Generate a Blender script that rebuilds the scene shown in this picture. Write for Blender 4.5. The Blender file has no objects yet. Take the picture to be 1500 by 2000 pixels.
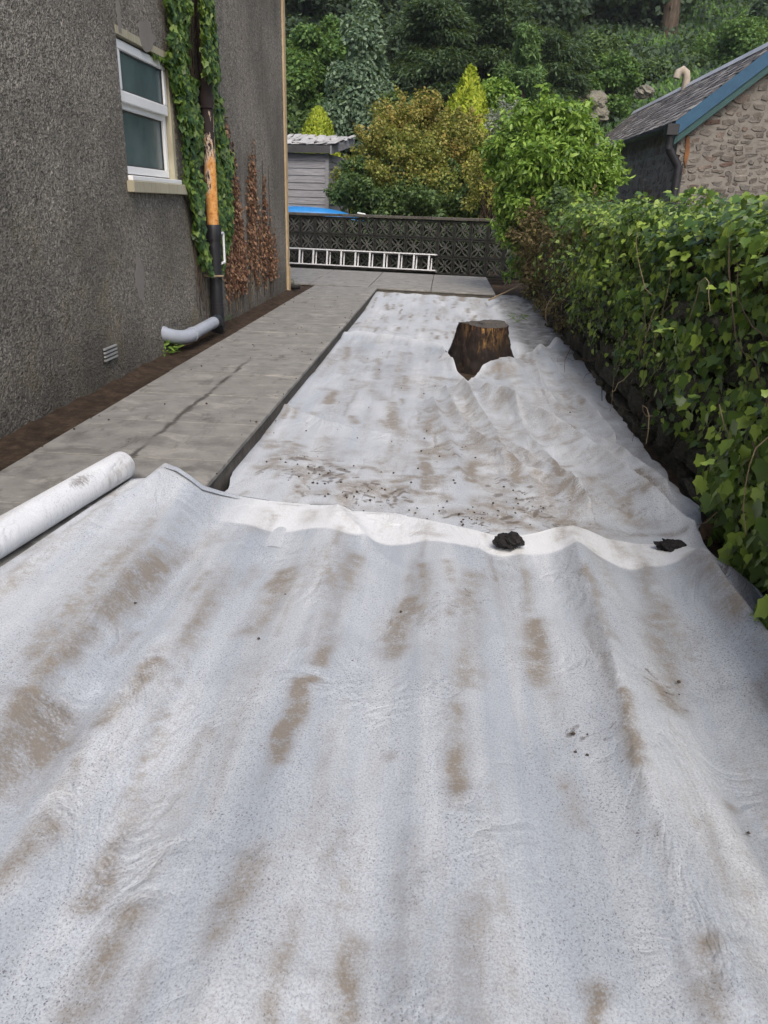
import bpy, bmesh, math, random
import numpy as np
from mathutils import Vector, Matrix

SC = bpy.context.scene
COL = SC.collection
RNG = np.random.default_rng(7)
random.seed(7)
R_ = math.radians

# ------------------------------------------------------------------ camera
CAM_H = 1.08
F_PX = 1500.0
def _axes():
    vp = np.array([124.0, 596.0, F_PX])
    y = vp / np.linalg.norm(vp)
    n = np.cross(vp, vp + 1000 * np.array([1, -0.028, 0.0])); n /= np.linalg.norm(n)
    if n[1] < 0: n = -n
    x = np.cross(y, n)
    if x[0] < 0: x = -x
    return np.array([x, y, n])
AX = _axes()
cd = bpy.data.cameras.new('camera'); cam = bpy.data.objects.new('camera', cd); COL.objects.link(cam)
cd.sensor_fit = 'VERTICAL'; cd.sensor_height = 36; cd.lens = 36 * F_PX / 2000
cd.clip_start = 0.05; cd.clip_end = 500
M = Matrix.Identity(4)
for i in range(3):
    M[i][0] = AX[i][0]; M[i][1] = AX[i][1]; M[i][2] = -AX[i][2]
M[0][3], M[1][3], M[2][3] = 0, 0, CAM_H
cam.matrix_world = M
SC.camera = cam

# ------------------------------------------------------------------ light
SUN_EL, SUN_AZ = 50.0, 166.0      # azimuth clockwise from +Y
w = bpy.data.worlds.new('World'); SC.world = w; w.use_nodes = True
nt = w.node_tree; bg = nt.nodes['Background']
sky = nt.nodes.new('ShaderNodeTexSky'); sky.sky_type = 'NISHITA'; sky.sun_disc = False
sky.sun_elevation = R_(SUN_EL); sky.sun_rotation = R_(SUN_AZ)
sky.air_density = 1.0; sky.dust_density = 4.5; sky.ozone_density = 1.0
nt.links.new(sky.outputs[0], bg.inputs[0]); bg.inputs[1].default_value = 0.15
sl = bpy.data.lights.new('sun', 'SUN'); sl.energy = 1.35; sl.angle = R_(35); sl.color = (1, .96, .9)
so = bpy.data.objects.new('sun', sl); COL.objects.link(so)
az, el = R_(SUN_AZ), R_(SUN_EL)
so.rotation_euler = Vector((-math.sin(az) * math.cos(el), -math.cos(az) * math.cos(el), -math.sin(el))).to_track_quat('-Z', 'Y').to_euler()
so.location = (0, -5, 30)
SC.view_settings.view_transform = 'Standard'; SC.view_settings.look = 'None'
SC.view_settings.exposure = 0.6; SC.view_settings.gamma = 1.0
SC.view_settings.use_curve_mapping = False
SC.cycles.max_bounces = 4; SC.cycles.diffuse_bounces = 3; SC.cycles.glossy_bounces = 2; SC.cycles.transmission_bounces = 3; SC.cycles.transparent_max_bounces = 4
SC.cycles.use_adaptive_sampling = True; SC.cycles.adaptive_threshold = .025
SC.cycles.use_denoising = True

# ------------------------------------------------------------------ helpers
def ray(px, py): return AX @ np.array([px - 750.0, 1000.0 - py, F_PX])
def gz(px, py, z=0.0):
    d = ray(px, py); t = (z - CAM_H) / d[2]; return np.array([0, 0, CAM_H]) + t * d
def on_x(px, py, X):
    d = ray(px, py); return np.array([0, 0, CAM_H]) + X / d[0] * d
def at(px, py, Y):
    d = ray(px, py); return np.array([0, 0, CAM_H]) + Y / d[1] * d

def tag(o, label=None, cat=None, group=None, kind=None):
    if label: o['label'] = label
    if cat: o['category'] = cat
    if group: o['group'] = group
    if kind: o['kind'] = kind
    return o
def empty(name, loc=(0, 0, 0), rz=0.0):
    o = bpy.data.objects.new(name, None); COL.objects.link(o)
    o.location = loc; o.rotation_euler = (0, 0, rz); o.empty_display_size = .1
    return o
def link(name, me, parent=None, mat=None):
    if mat is not None and not me.materials: me.materials.append(mat)
    o = bpy.data.objects.new(name, me); COL.objects.link(o)
    if parent is not None: o.parent = parent
    return o
def np_mesh(name, V, F, smooth=False, attrs=None):
    """V (n,3); F (m,k) index array with constant k"""
    V = np.asarray(V, dtype=np.float32); F = np.asarray(F, dtype=np.int32)
    me = bpy.data.meshes.new(name)
    me.vertices.add(len(V)); me.vertices.foreach_set('co', V.ravel())
    k = F.shape[1]
    me.loops.add(F.size); me.loops.foreach_set('vertex_index', F.ravel())
    me.polygons.add(len(F))
    me.polygons.foreach_set('loop_start', np.arange(0, F.size, k, dtype=np.int32))
    me.update(calc_edges=True)
    if smooth: me.polygons.foreach_set('use_smooth', np.ones(len(F), dtype=bool))
    for nme, arr in (attrs or {}).items():
        a = me.attributes.new(nme, 'FLOAT', 'POINT'); a.data.foreach_set('value', np.asarray(arr, dtype=np.float32).ravel())
    me.validate(); return me

class MB:
    """collects shapes into one mesh"""
    def __init__(s): s.v = []; s.f = []
    def box(s, x0, y0, z0, x1, y1, z1, m=None, jit=0):
        b = len(s.v)
        for x, y, z in ((x0,y0,z0),(x1,y0,z0),(x1,y1,z0),(x0,y1,z0),(x0,y0,z1),(x1,y0,z1),(x1,y1,z1),(x0,y1,z1)):
            p = Vector((x, y, z))
            if jit: p += Vector([random.uniform(-jit, jit) for _ in range(3)])
            if m is not None: p = m @ p
            s.v.append(tuple(p))
        for q in ((0,3,2,1),(4,5,6,7),(0,1,5,4),(1,2,6,5),(2,3,7,6),(3,0,4,7)): s.f.append(tuple(b + i for i in q))
        return s
    def tube(s, pts, rad, n=8, cap=True, wob=0):
        pts = [Vector(p) for p in pts]; N = len(pts)
        if not hasattr(rad, '__len__'): rad = [rad] * N
        b = len(s.v); u = None
        for i, p in enumerate(pts):
            t = (pts[min(i + 1, N - 1)] - pts[max(i - 1, 0)]).normalized()
            if u is None: u = t.orthogonal().normalized()
            else:
                u = (u - t * u.dot(t)); u = u.normalized() if u.length > 1e-6 else t.orthogonal().normalized()
            v = t.cross(u)
            for k in range(n):
                a = 2 * math.pi * k / n; r = rad[i] * (1 + (random.uniform(-wob, wob) if wob else 0))
                s.v.append(tuple(p + u * math.cos(a) * r + v * math.sin(a) * r))
        for i in range(N - 1):
            for k in range(n):
                s.f.append((b + i*n + k, b + i*n + (k+1) % n, b + (i+1)*n + (k+1) % n, b + (i+1)*n + k))
        if cap:
            s.f.append(tuple(b + k for k in reversed(range(n)))); s.f.append(tuple(b + (N-1)*n + k for k in range(n)))
        return s
    def poly(s, pts):
        b = len(s.v); s.v += [tuple(p) for p in pts]; s.f.append(tuple(range(b, b + len(pts)))); return s
    def prism(s, pts, off):
        """extrude polygon pts by vector off"""
        b = len(s.v); n = len(pts); off = Vector(off)
        s.v += [tuple(p) for p in pts] + [tuple(Vector(p) + off) for p in pts]
        s.f.append(tuple(reversed(range(b, b + n)))); s.f.append(tuple(range(b + n, b + 2*n)))
        for i in range(n):
            j = (i + 1) % n; s.f.append((b + i, b + j, b + n + j, b + n + i))
        return s
    def mesh(s, name, mat=None, smooth=False, bevel=0):
        me = bpy.data.meshes.new(name); me.from_pydata(s.v, [], s.f); me.update()
        bm = bmesh.new(); bm.from_mesh(me); bmesh.ops.recalc_face_normals(bm, faces=bm.faces)
        if bevel: bmesh.ops.bevel(bm, geom=bm.edges[:], offset=bevel, segments=1, affect='EDGES', clamp_overlap=True)
        bm.to_mesh(me); bm.free()
        if smooth: me.shade_smooth(); me.set_sharp_from_angle(angle=R_(45))
        if mat: me.materials.append(mat)
        return me
    def build(s, name, mat, parent=None, smooth=False, bevel=0): return link(name, s.mesh(name, mat, smooth, bevel), parent)

# value noise used for shapes
_G = np.random.default_rng(3).random((256, 256)).astype(np.float64)
def vnoise(x, y):
    x = np.asarray(x, float); y = np.asarray(y, float)
    xi = np.floor(x).astype(int); yi = np.floor(y).astype(int); fx = x - xi; fy = y - yi
    fx = fx*fx*(3 - 2*fx); fy = fy*fy*(3 - 2*fy)
    g = lambda a, b: _G[a & 255, b & 255]
    return (g(xi, yi)*(1-fx)+g(xi+1, yi)*fx)*(1-fy) + (g(xi, yi+1)*(1-fx)+g(xi+1, yi+1)*fx)*fy
def fbm(x, y, o=4):
    s = 0; a = .5
    for i in range(o): s = s + a * (vnoise(x * 2**i + 17*i, y * 2**i + 31*i) - .5); a *= .5
    return s
def ss(a, b, x): t = np.clip((np.asarray(x, float) - a) / (b - a), 0, 1); return t*t*(3-2*t)

# ------------------------------------------------------------------ materials
class NB:
    def __init__(s, name):
        s.m = bpy.data.materials.new(name); s.m.use_nodes = True; s.t = s.m.node_tree
        s.b = s.t.nodes['Principled BSDF']; s.co = None
    def n(s, ty, **kw):
        nd = s.t.nodes.new(ty)
        for k, v in kw.items():
            if k.startswith('i_'):
                key = k[2:]; key = int(key) if key.isdigit() else key.replace('_', ' ')
                s.set(nd.inputs[key], v)
            else: setattr(nd, k, v)
        return nd
    def set(s, sock, v):
        if hasattr(v, 'is_output') or isinstance(v, bpy.types.NodeSocket): s.t.links.new(v, sock)
        else:
            try: sock.default_value = v
            except Exception: sock.default_value = (*v, 1)
    def coord(s, kind='Object'):
        return s.n('ShaderNodeTexCoord').outputs[kind]
    def pos(s): return s.n('ShaderNodeNewGeometry').outputs['Position']
    def mapping(s, v, scale=(1, 1, 1), rot=(0, 0, 0)): return s.n('ShaderNodeMapping', i_Vector=v, i_Scale=scale, i_Rotation=rot).outputs[0]
    def noise(s, v, scale, detail=4, rough=.55, dist=0, out=0):
        return s.n('ShaderNodeTexNoise', i_Vector=v, i_Scale=scale, i_Detail=detail, i_Roughness=rough, i_Distortion=dist).outputs[out]
    def voro(s, v, scale, feature='F1', out='Distance', rnd=1.0):
        return s.n('ShaderNodeTexVoronoi', feature=feature, i_Vector=v, i_Scale=scale, i_Randomness=rnd).outputs[out]
    def ramp(s, fac, stops):
        nd = s.n('ShaderNodeValToRGB'); s.set(nd.inputs[0], fac); e = nd.color_ramp.elements
        while len(e) < len(stops): e.new(.5)
        for i, (p, c) in enumerate(stops): e[i].position = p; e[i].color = (*c, 1) if hasattr(c, '__len__') else (c, c, c, 1)
        return nd.outputs[0]
    def mix(s, fac, a, b, mode='MIX'):
        nd = s.n('ShaderNodeMix', data_type='RGBA', blend_type=mode)
        s.set(nd.inputs[0], fac); s.set(nd.inputs[6], a); s.set(nd.inputs[7], b); return nd.outputs[2]
    def math(s, op, a, b=0.0, c=None, clamp=False):
        nd = s.n('ShaderNodeMath', operation=op, use_clamp=clamp); s.set(nd.inputs[0], a); s.set(nd.inputs[1], b)
        if c is not None: s.set(nd.inputs[2], c)
        return nd.outputs[0]
    def attr(s, name): return s.n('ShaderNodeAttribute', attribute_name=name).outputs['Fac']
    def bump(s, h, strength=.5, dist=.01, prev=None):
        nd = s.n('ShaderNodeBump', i_Height=h, i_Strength=strength, i_Distance=dist)
        if prev is not None: s.t.links.new(prev, nd.inputs['Normal'])
        return nd.outputs[0]
    def done(s, color=None, rough=None, normal=None, spec=None, metal=None):
        if color is not None: s.set(s.b.inputs['Base Color'], color)
        if rough is not None: s.set(s.b.inputs['Roughness'], rough)
        if normal is not None: s.t.links.new(normal, s.b.inputs['Normal'])
        if spec is not None: s.set(s.b.inputs['Specular IOR Level'], spec)
        if metal is not None: s.set(s.b.inputs['Metallic'], metal)
        return s.m

def simple(name, c1, c2, scale=20, rough=.7, bump=.3, bd=.005, spec=.4, metal=0, stretch=(1, 1, 1), detail=5):
    k = NB(name); v = k.mapping(k.coord(), stretch)
    f = k.noise(v, scale, detail, .6)
    f2 = k.noise(k.coord(), scale * .13, 3)
    fac = k.math('MULTIPLY_ADD', f2, .6, k.math('MULTIPLY', f, .7))
    c = k.ramp(fac, [(.4, c1), (.85, c2)])
    return k.done(c, rough, k.bump(f, bump, bd), spec, metal)

def leaf_mat(name, dark, mid, light, rough=.5, trans=.25, tip=None, spec=.35, coat=0):
    """leaf colours vary leaf by leaf; 'tip' is the colour of young growth, given per vertex"""
    k = NB(name)
    g = k.n('ShaderNodeNewGeometry').outputs['Random Per Island']
    oi = k.n('ShaderNodeObjectInfo').outputs['Random']
    r = k.math('FRACT', k.math('ADD', g, oi))
    c = k.ramp(r, [(0, dark), (.5, mid), (.93, light), (1.0, light)])
    big = k.noise(k.pos(), 1.3, 3)
    c = k.mix(k.math('MULTIPLY', k.math('SUBTRACT', big, .35, clamp=True), 1.2, clamp=True), c, k.mix(.5, c, light))
    if tip: c = k.mix(k.attr('tint'), c, tip)
    k.done(c, rough, None, spec)
    tr = k.n('ShaderNodeBsdfTranslucent'); k.set(tr.inputs[0], k.mix(.5, c, (.35, .5, .05, 1)))
    mx = k.n('ShaderNodeMixShader'); mx.inputs[0].default_value = trans
    out = k.t.nodes['Material Output']
    k.t.links.new(k.b.outputs[0], mx.inputs[1]); k.t.links.new(tr.outputs[0], mx.inputs[2]); k.t.links.new(mx.outputs[0], out.inputs[0])
    return k.m

def m_roughcast():
    k = NB('roughcast'); p = k.pos()
    g = k.noise(p, 42, 4, .62, .9); g2 = k.noise(p, 140, 2, .6); big = k.noise(p, .8, 4, .6)
    v = k.voro(p, 75)
    c = k.ramp(k.math('MULTIPLY_ADD', g2, .3, k.math('MULTIPLY', g, .75)),
               [(.36, (.05, .044, .036)), (.47, (.16, .146, .123)), (.58, (.285, .262, .222)), (.72, (.52, .475, .40))])
    c = k.mix(k.ramp(big, [(.42, 0), (.66, .7)]), c, (.085, .078, .066, 1))
    z = k.n('ShaderNodeSeparateXYZ', i_0=p).outputs
    # lichen low on the wall, and vertical rain streaks
    lich = k.math('MULTIPLY', k.ramp(k.noise(p, 2.4, 5, .65), [(.5, 0), (.72, 1)]),
                  k.n('ShaderNodeMapRange', i_0=z[2], i_1=1.3, i_2=.1, i_3=0, i_4=.45).outputs[0])
    c = k.mix(lich, c, (.26, .215, .10, 1))
    st = k.noise(k.mapping(p, (1, 9, .35)), 1.2, 4, .6)
    far = k.n('ShaderNodeMapRange', i_0=z[1], i_1=7, i_2=8.5, i_3=.0, i_4=.35).outputs[0]
    c = k.mix(k.math('MULTIPLY', k.ramp(st, [(.5, 0), (.7, 1)]), far), c, (.34, .29, .245, 1))
    damp = k.n('ShaderNodeMapRange', i_0=z[2], i_1=.35, i_2=-.05, i_3=0, i_4=.6).outputs[0]
    c = k.mix(k.math('MULTIPLY', damp, k.noise(p, 5, 4)), c, (.03, .028, .024, 1))
    h = k.math('ADD', g, k.math('MULTIPLY', v, -.5))
    return k.done(c, .95, k.bump(h, 1.0, .018), .15)

def m_soil():
    k = NB('soil'); p = k.pos(); f = k.noise(p, 14, 8, .7); f2 = k.noise(p, 90, 4, .7)
    c = k.ramp(f, [(.3, (.022, .014, .009)), (.5, (.05, .034, .022)), (.75, (.10, .07, .048))])
    return k.done(c, .95, k.bump(f2, .8, .012, k.bump(f, .8, .03)), .2)

def m_paver():
    k = NB('paver'); p = k.pos(); oi = k.n('ShaderNodeObjectInfo').outputs['Random']
    f = k.noise(p, 7, 6, .6); fine = k.noise(p, 220, 3); st = k.noise(k.mapping(p, (.8, 6, 1)), 3, 5, .6)
    c = k.ramp(k.math('MULTIPLY_ADD', st, .22, k.math('MULTIPLY', f, .78)), [(.35, (.155, .15, .138)), (.5, (.205, .199, .184)), (.68, (.265, .257, .238))])
    c = k.mix(k.math('MULTIPLY', oi, .25), c, (.235, .225, .20, 1))
    # pale dried mortar smears and dark scuffs
    sm = k.ramp(k.noise(k.mapping(p, (1.2, 2.2, 1)), 3.1, 6, .68, .6), [(.55, 0), (.62, .5), (.72, .1)])
    c = k.mix(sm, c, (.36, .345, .31, 1))
    dk = k.ramp(k.noise(k.mapping(p, (2.0, .8, 1), (0, 0, .3)), 3.7, 6, .7), [(.56, 0), (.68, .6)])
    c = k.mix(dk, c, (.06, .055, .048, 1))
    # a damp trail that someone left along the slabs
    xyz = k.n('ShaderNodeSeparateXYZ', i_0=p).outputs
    off = k.math('ADD', k.math('ADD', xyz[0], k.math('MULTIPLY_ADD', xyz[1], .012, 1.325)), k.math('MULTIPLY', k.math('SUBTRACT', k.noise(p, 6, 4, .7), .5), .10))
    wet = k.ramp(k.math('ABSOLUTE', off), [(.006, 1), (.022, 0)])
    wet = k.math('MULTIPLY', wet, k.ramp(k.noise(k.mapping(p, (.2, 1, 1)), 2.3, 4, .6), [(.33, 0), (.43, .85)]))
    wet = k.math('MULTIPLY', wet, k.math('MULTIPLY', k.ramp(k.math('DIVIDE', xyz[1], 10.0), [(.25, 0), (.29, 1), (.52, 1), (.58, 0)]), 1.0))
    near = k.math('MULTIPLY', k.ramp(k.math('DIVIDE', xyz[1], 10.0), [(.28, 1), (.42, 0)]), k.ramp(k.noise(p, 5, 6, .7), [(.5, 0), (.62, .6)]))
    wet = k.math('MAXIMUM', wet, near)
    c = k.mix(wet, c, (.055, .05, .044, 1))
    return k.done(c, k.math('SUBTRACT', .75, k.math('MULTIPLY', wet, .3)), k.bump(fine, .25, .002), .3)

def m_fleece():
    k = NB('fleece'); p = k.pos()
    z = k.n('ShaderNodeSeparateXYZ', i_0=p).outputs
    flat = k.n('ShaderNodeCombineXYZ', i_0=z[0], i_1=z[1], i_2=0.0).outputs[0]
    big = k.noise(k.mapping(flat, (1.6, .55, 1)), 2.2, 5, .6)  # lengthwise light and grey tones paint soft fold shading into the cloth colour
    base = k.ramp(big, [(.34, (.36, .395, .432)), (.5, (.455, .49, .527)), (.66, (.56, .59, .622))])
    fold_shade = k.noise(k.mapping(flat, (1.0, .055, 1)), 8.5, 3, .55)  # long blue-grey bands, the shaded sides of folds painted in
    base = k.mix(k.ramp(fold_shade, [(.36, .75), (.62, 0)]), base, (.30, .345, .40, 1))
    dbl = k.attr('double')
    base = k.mix(dbl, base, (.63, .65, .67, 1))
    # pressed dimples of the felt: short dark flecks, denser in patches
    def flecks(sc, st, lo, hi):
        v = k.mapping(k.n('ShaderNodeVectorMath', operation='ADD', i_0=flat, i_1=k.n('ShaderNodeVectorMath', operation='SCALE', i_0=k.noise(flat, 90, 2, out=1), i_3=.012).outputs[0]).outputs[0], st)
        return k.ramp(k.voro(v, sc), [(lo, 1), (hi, 0)])
    dens = k.ramp(k.noise(k.mapping(flat, (1.2, .7, 1)), 3.3, 5, .65), [(.33, 0), (.60, 1)])
    f1 = flecks(190, (1, .75, 1), .16, .34); f2 = flecks(125, (1, .7, 1), .12, .24)
    fl = k.math('MULTIPLY', k.math('MAXIMUM', k.math('MULTIPLY', f1, .7), f2), k.math('MULTIPLY_ADD', dens, .95, .12))
    c = k.mix(k.math('MULTIPLY', fl, k.math('SUBTRACT', 1.0, k.math('MULTIPLY', dbl, .6))), base, (.115, .12, .14, 1))
    fib = k.noise(flat, 200, 4, .75)
    c = k.mix(.35, c, k.mix(k.ramp(fib, [(.38, 0), (.62, 1)]), (.46, .47, .50, 1), (.86, .86, .86, 1)), 'MULTIPLY') if False else k.mix(k.math('MULTIPLY', k.ramp(fib, [(.40, .55), (.57, 0)]), k.math('SUBTRACT', 1.0, k.math('MULTIPLY', dbl, .75))), c, (.22, .23, .26, 1))
    # dirt
    s = k.attr('stain'); nz = k.noise(flat, 20, 6, .7); nf = k.noise(flat, 140, 4, .7)
    sm = k.math('MULTIPLY', s, k.math('ADD', k.ramp(nz, [(.32, .35), (.62, 1.35)]), k.math('MULTIPLY', k.math('SUBTRACT', nf, .5), 2.6)), clamp=True)
    c = k.mix(k.math('MULTIPLY', sm, .84, clamp=True), c, k.mix(nz, (.115, .09, .066, 1), (.22, .185, .142, 1)))
    drag = k.math('MULTIPLY', k.ramp(k.noise(k.mapping(flat, (1.0, .10, 1)), 7.0, 4, .6), [(.48, 0), (.64, .85)]), k.ramp(k.noise(flat, 26, 6, .75), [(.42, .1), (.62, 1)]))
    c = k.mix(k.math('MULTIPLY', drag, k.ramp(k.noise(flat, 1.7, 3), [(.42, .15), (.6, 1)])), c, (.225, .195, .155, 1))
    md = k.attr('mud'); n2 = k.noise(k.mapping(flat, (1, 1.2, 1)), 44, 8, .78, 2.0)
    mm = k.ramp(k.math('ADD', n2, k.math('MULTIPLY_ADD', md, .54, -.42)), [(.45, 0), (.64, .72)])
    c = k.mix(mm, c, (.075, .055, .04, 1))
    gr = k.attr('grime')
    c = k.mix(k.math('MULTIPLY', gr, k.ramp(k.noise(flat, 7, 6, .7), [(.3, .35), (.6, 1)])), c, (.055, .052, .046, 1))
    crk = k.math('ABSOLUTE', k.math('SUBTRACT', k.noise(k.mapping(flat, (1.0, .55, 1), (0, 0, .45)), 5.5, 4, .6, .8), .5))
    crk = k.math('MULTIPLY', k.math('MINIMUM', crk, .10), k.ramp(k.noise(flat, 2.3, 3), [(.45, .1), (.6, 1)]))
    nb = k.bump(fib, .35, .002, k.bump(crk, .7, .06))
    k.done(c, .9, nb, .15)
    k.set(k.b.inputs['Sheen Weight'], .15)
    return k.m

def m_rubble():
    k = NB('rubble_stone'); p = k.pos(); oi = k.n('ShaderNodeObjectInfo').outputs['Random']
    f = k.noise(p, 9, 7, .7)
    c = k.ramp(oi, [(0, (.12, .11, .096)), (.35, (.18, .165, .145)), (.6, (.15, .142, .13)), (.85, (.215, .197, .17)), (.96, (.14, .085, .068)), (1, (.23, .21, .185))])
    c = k.mix(k.ramp(f, [(.35, .65), (.65, 0)]), c, (.075, .062, .052, 1))
    c = k.mix(k.ramp(k.noise(p, 3, 4), [(.55, 0), (.72, .45)]), c, (.30, .265, .22, 1))
    return k.done(c, .9, k.bump(f, .9, .03), .2)

def m_rustpipe():
    k = NB('rust_pipe'); p = k.coord(); z = k.n('ShaderNodeSeparateXYZ', i_0=p).outputs
    f = k.noise(k.mapping(p, (1, 1, .35)), 16, 6, .7, .4)
    rust = k.ramp(k.noise(p, 30, 6, .7), [(.3, (.26, .085, .02)), (.5, (.58, .27, .075)), (.7, (.68, .38, .14))])
    # flaked paint covers the upper half, bare rust shows low down and on one side
    side = k.math('MULTIPLY', z[1], 2.2)
    cover = k.math('ADD', k.math('ADD', k.math('MULTIPLY', z[2], .42), f), k.math('SUBTRACT', 0, side))
    cover = k.math('MULTIPLY', cover, .8)
    pt = k.ramp(cover, [(.93, 0), (.95, 1)])
    pale = k.ramp(cover, [(.90, 0), (.905, 1), (.94, 1), (.955, 0)])
    c = k.mix(pt, rust, (.03, .021, .02, 1))
    c = k.mix(k.math('MULTIPLY', pale, .8), c, (.55, .48, .40, 1))
    return k.done(c, .8, k.bump(pt, .6, .004, k.bump(f, .3, .003)), .3)

def m_stump():
    k = NB('stump_wood'); p = k.coord()
    f = k.noise(k.mapping(p, (1, 1, .25)), 22, 7, .7, .6); g = k.noise(k.mapping(p, (1, 1, .6)), 7, 5, .65)
    z = k.n('ShaderNodeSeparateXYZ', i_0=p).outputs
    c = k.ramp(f, [(.34, (.006, .004, .003)), (.52, (.028, .015, .010)), (.66, (.085, .042, .024)), (.8, (.17, .09, .045))])
    gold = k.math('MULTIPLY', k.ramp(g, [(.5, 0), (.6, 1)]), k.ramp(f, [(.44, 0), (.58, 1)]))
    mid = k.ramp(k.math('ABSOLUTE', k.math('SUBTRACT', z[0], .04)), [(.05, 1), (.16, .12)])
    c = k.mix(k.math('MULTIPLY', gold, mid), c, (.48, .27, .085, 1))
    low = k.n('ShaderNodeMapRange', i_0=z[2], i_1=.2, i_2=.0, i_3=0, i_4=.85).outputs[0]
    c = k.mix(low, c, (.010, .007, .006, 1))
    return k.done(c, .8, k.bump(f, 1.0, .02), .3)

def m_slate():
    k = NB('roof_slate'); g = k.n('ShaderNodeNewGeometry').outputs['Random Per Island']; oi = k.n('ShaderNodeObjectInfo').outputs['Random']
    r = k.math('FRACT', k.math('ADD', g, oi)); f = k.noise(k.pos(), 12, 5, .7)
    c = k.ramp(r, [(0, (.045, .04, .04)), (.5, (.10, .09, .085)), (.8, (.17, .155, .14)), (1, (.30, .29, .27))])
    c = k.mix(k.ramp(f, [(.5, 0), (.7, .5)]), c, (.27, .25, .22, 1))
    return k.done(c, .7, k.bump(f, .4, .006), .3)

def m_shedwood():
    k = NB('shed_wood'); p = k.pos(); oi = k.n('ShaderNodeObjectInfo').outputs['Random']
    f = k.noise(k.mapping(p, (1.2, 1.2, 22)), 3.5, 6, .65)
    c = k.ramp(f, [(.3, (.15, .15, .16)), (.5, (.24, .24, .255)), (.7, (.35, .35, .37))])
    c = k.mix(k.math('MULTIPLY', oi, .3), c, (.19, .185, .19, 1))
    return k.done(c, .85, k.bump(f, .5, .004), .25)

def m_screen():
    k = NB('screen_block'); p = k.pos(); oi = k.n('ShaderNodeObjectInfo').outputs['Random']
    f = k.noise(p, 5, 6, .7); f2 = k.noise(p, 60, 4, .7)
    c = k.ramp(f, [(.35, (.04, .04, .038)), (.6, (.085, .085, .078)), (.8, (.17, .165, .145))])
    c = k.mix(k.math('MULTIPLY', oi, .35), c, (.10, .10, .085, 1))
    return k.done(c, .95, k.bump(f2, .5, .005), .15)

def m_glass():
    k = NB('frosted_glass'); f = k.noise(k.coord(), 260, 2)
    b = k.noise(k.coord(), 2.2, 3)
    k.done(k.ramp(b, [(.35, (.05, .08, .09)), (.7, (.10, .14, .145))]), .22, k.bump(f, .25, .002), .5)
    return k.m

def m_bark():
    k = NB('bark'); p = k.coord(); f = k.noise(k.mapping(p, (1, 1, .22)), 9, 7, .7, .4)
    c = k.ramp(f, [(.3, (.03, .022, .016)), (.55, (.09, .07, .052)), (.8, (.19, .155, .12))])
    return k.done(c, .95, k.bump(f, .9, .04), .2)

def m_hill():
    k = NB('hill_ground'); p = k.pos(); f = k.noise(p, .35, 6, .65); g = k.noise(p, 6, 6, .75)
    c = k.ramp(g, [(.3, (.010, .018, .008)), (.55, (.025, .05, .016)), (.8, (.06, .10, .03))])
    c = k.mix(k.ramp(f, [(.5, 0), (.65, .7)]), c, (.03, .022, .012, 1))
    return k.done(c, .95, k.bump(g, 1, .3), .1)

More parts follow.
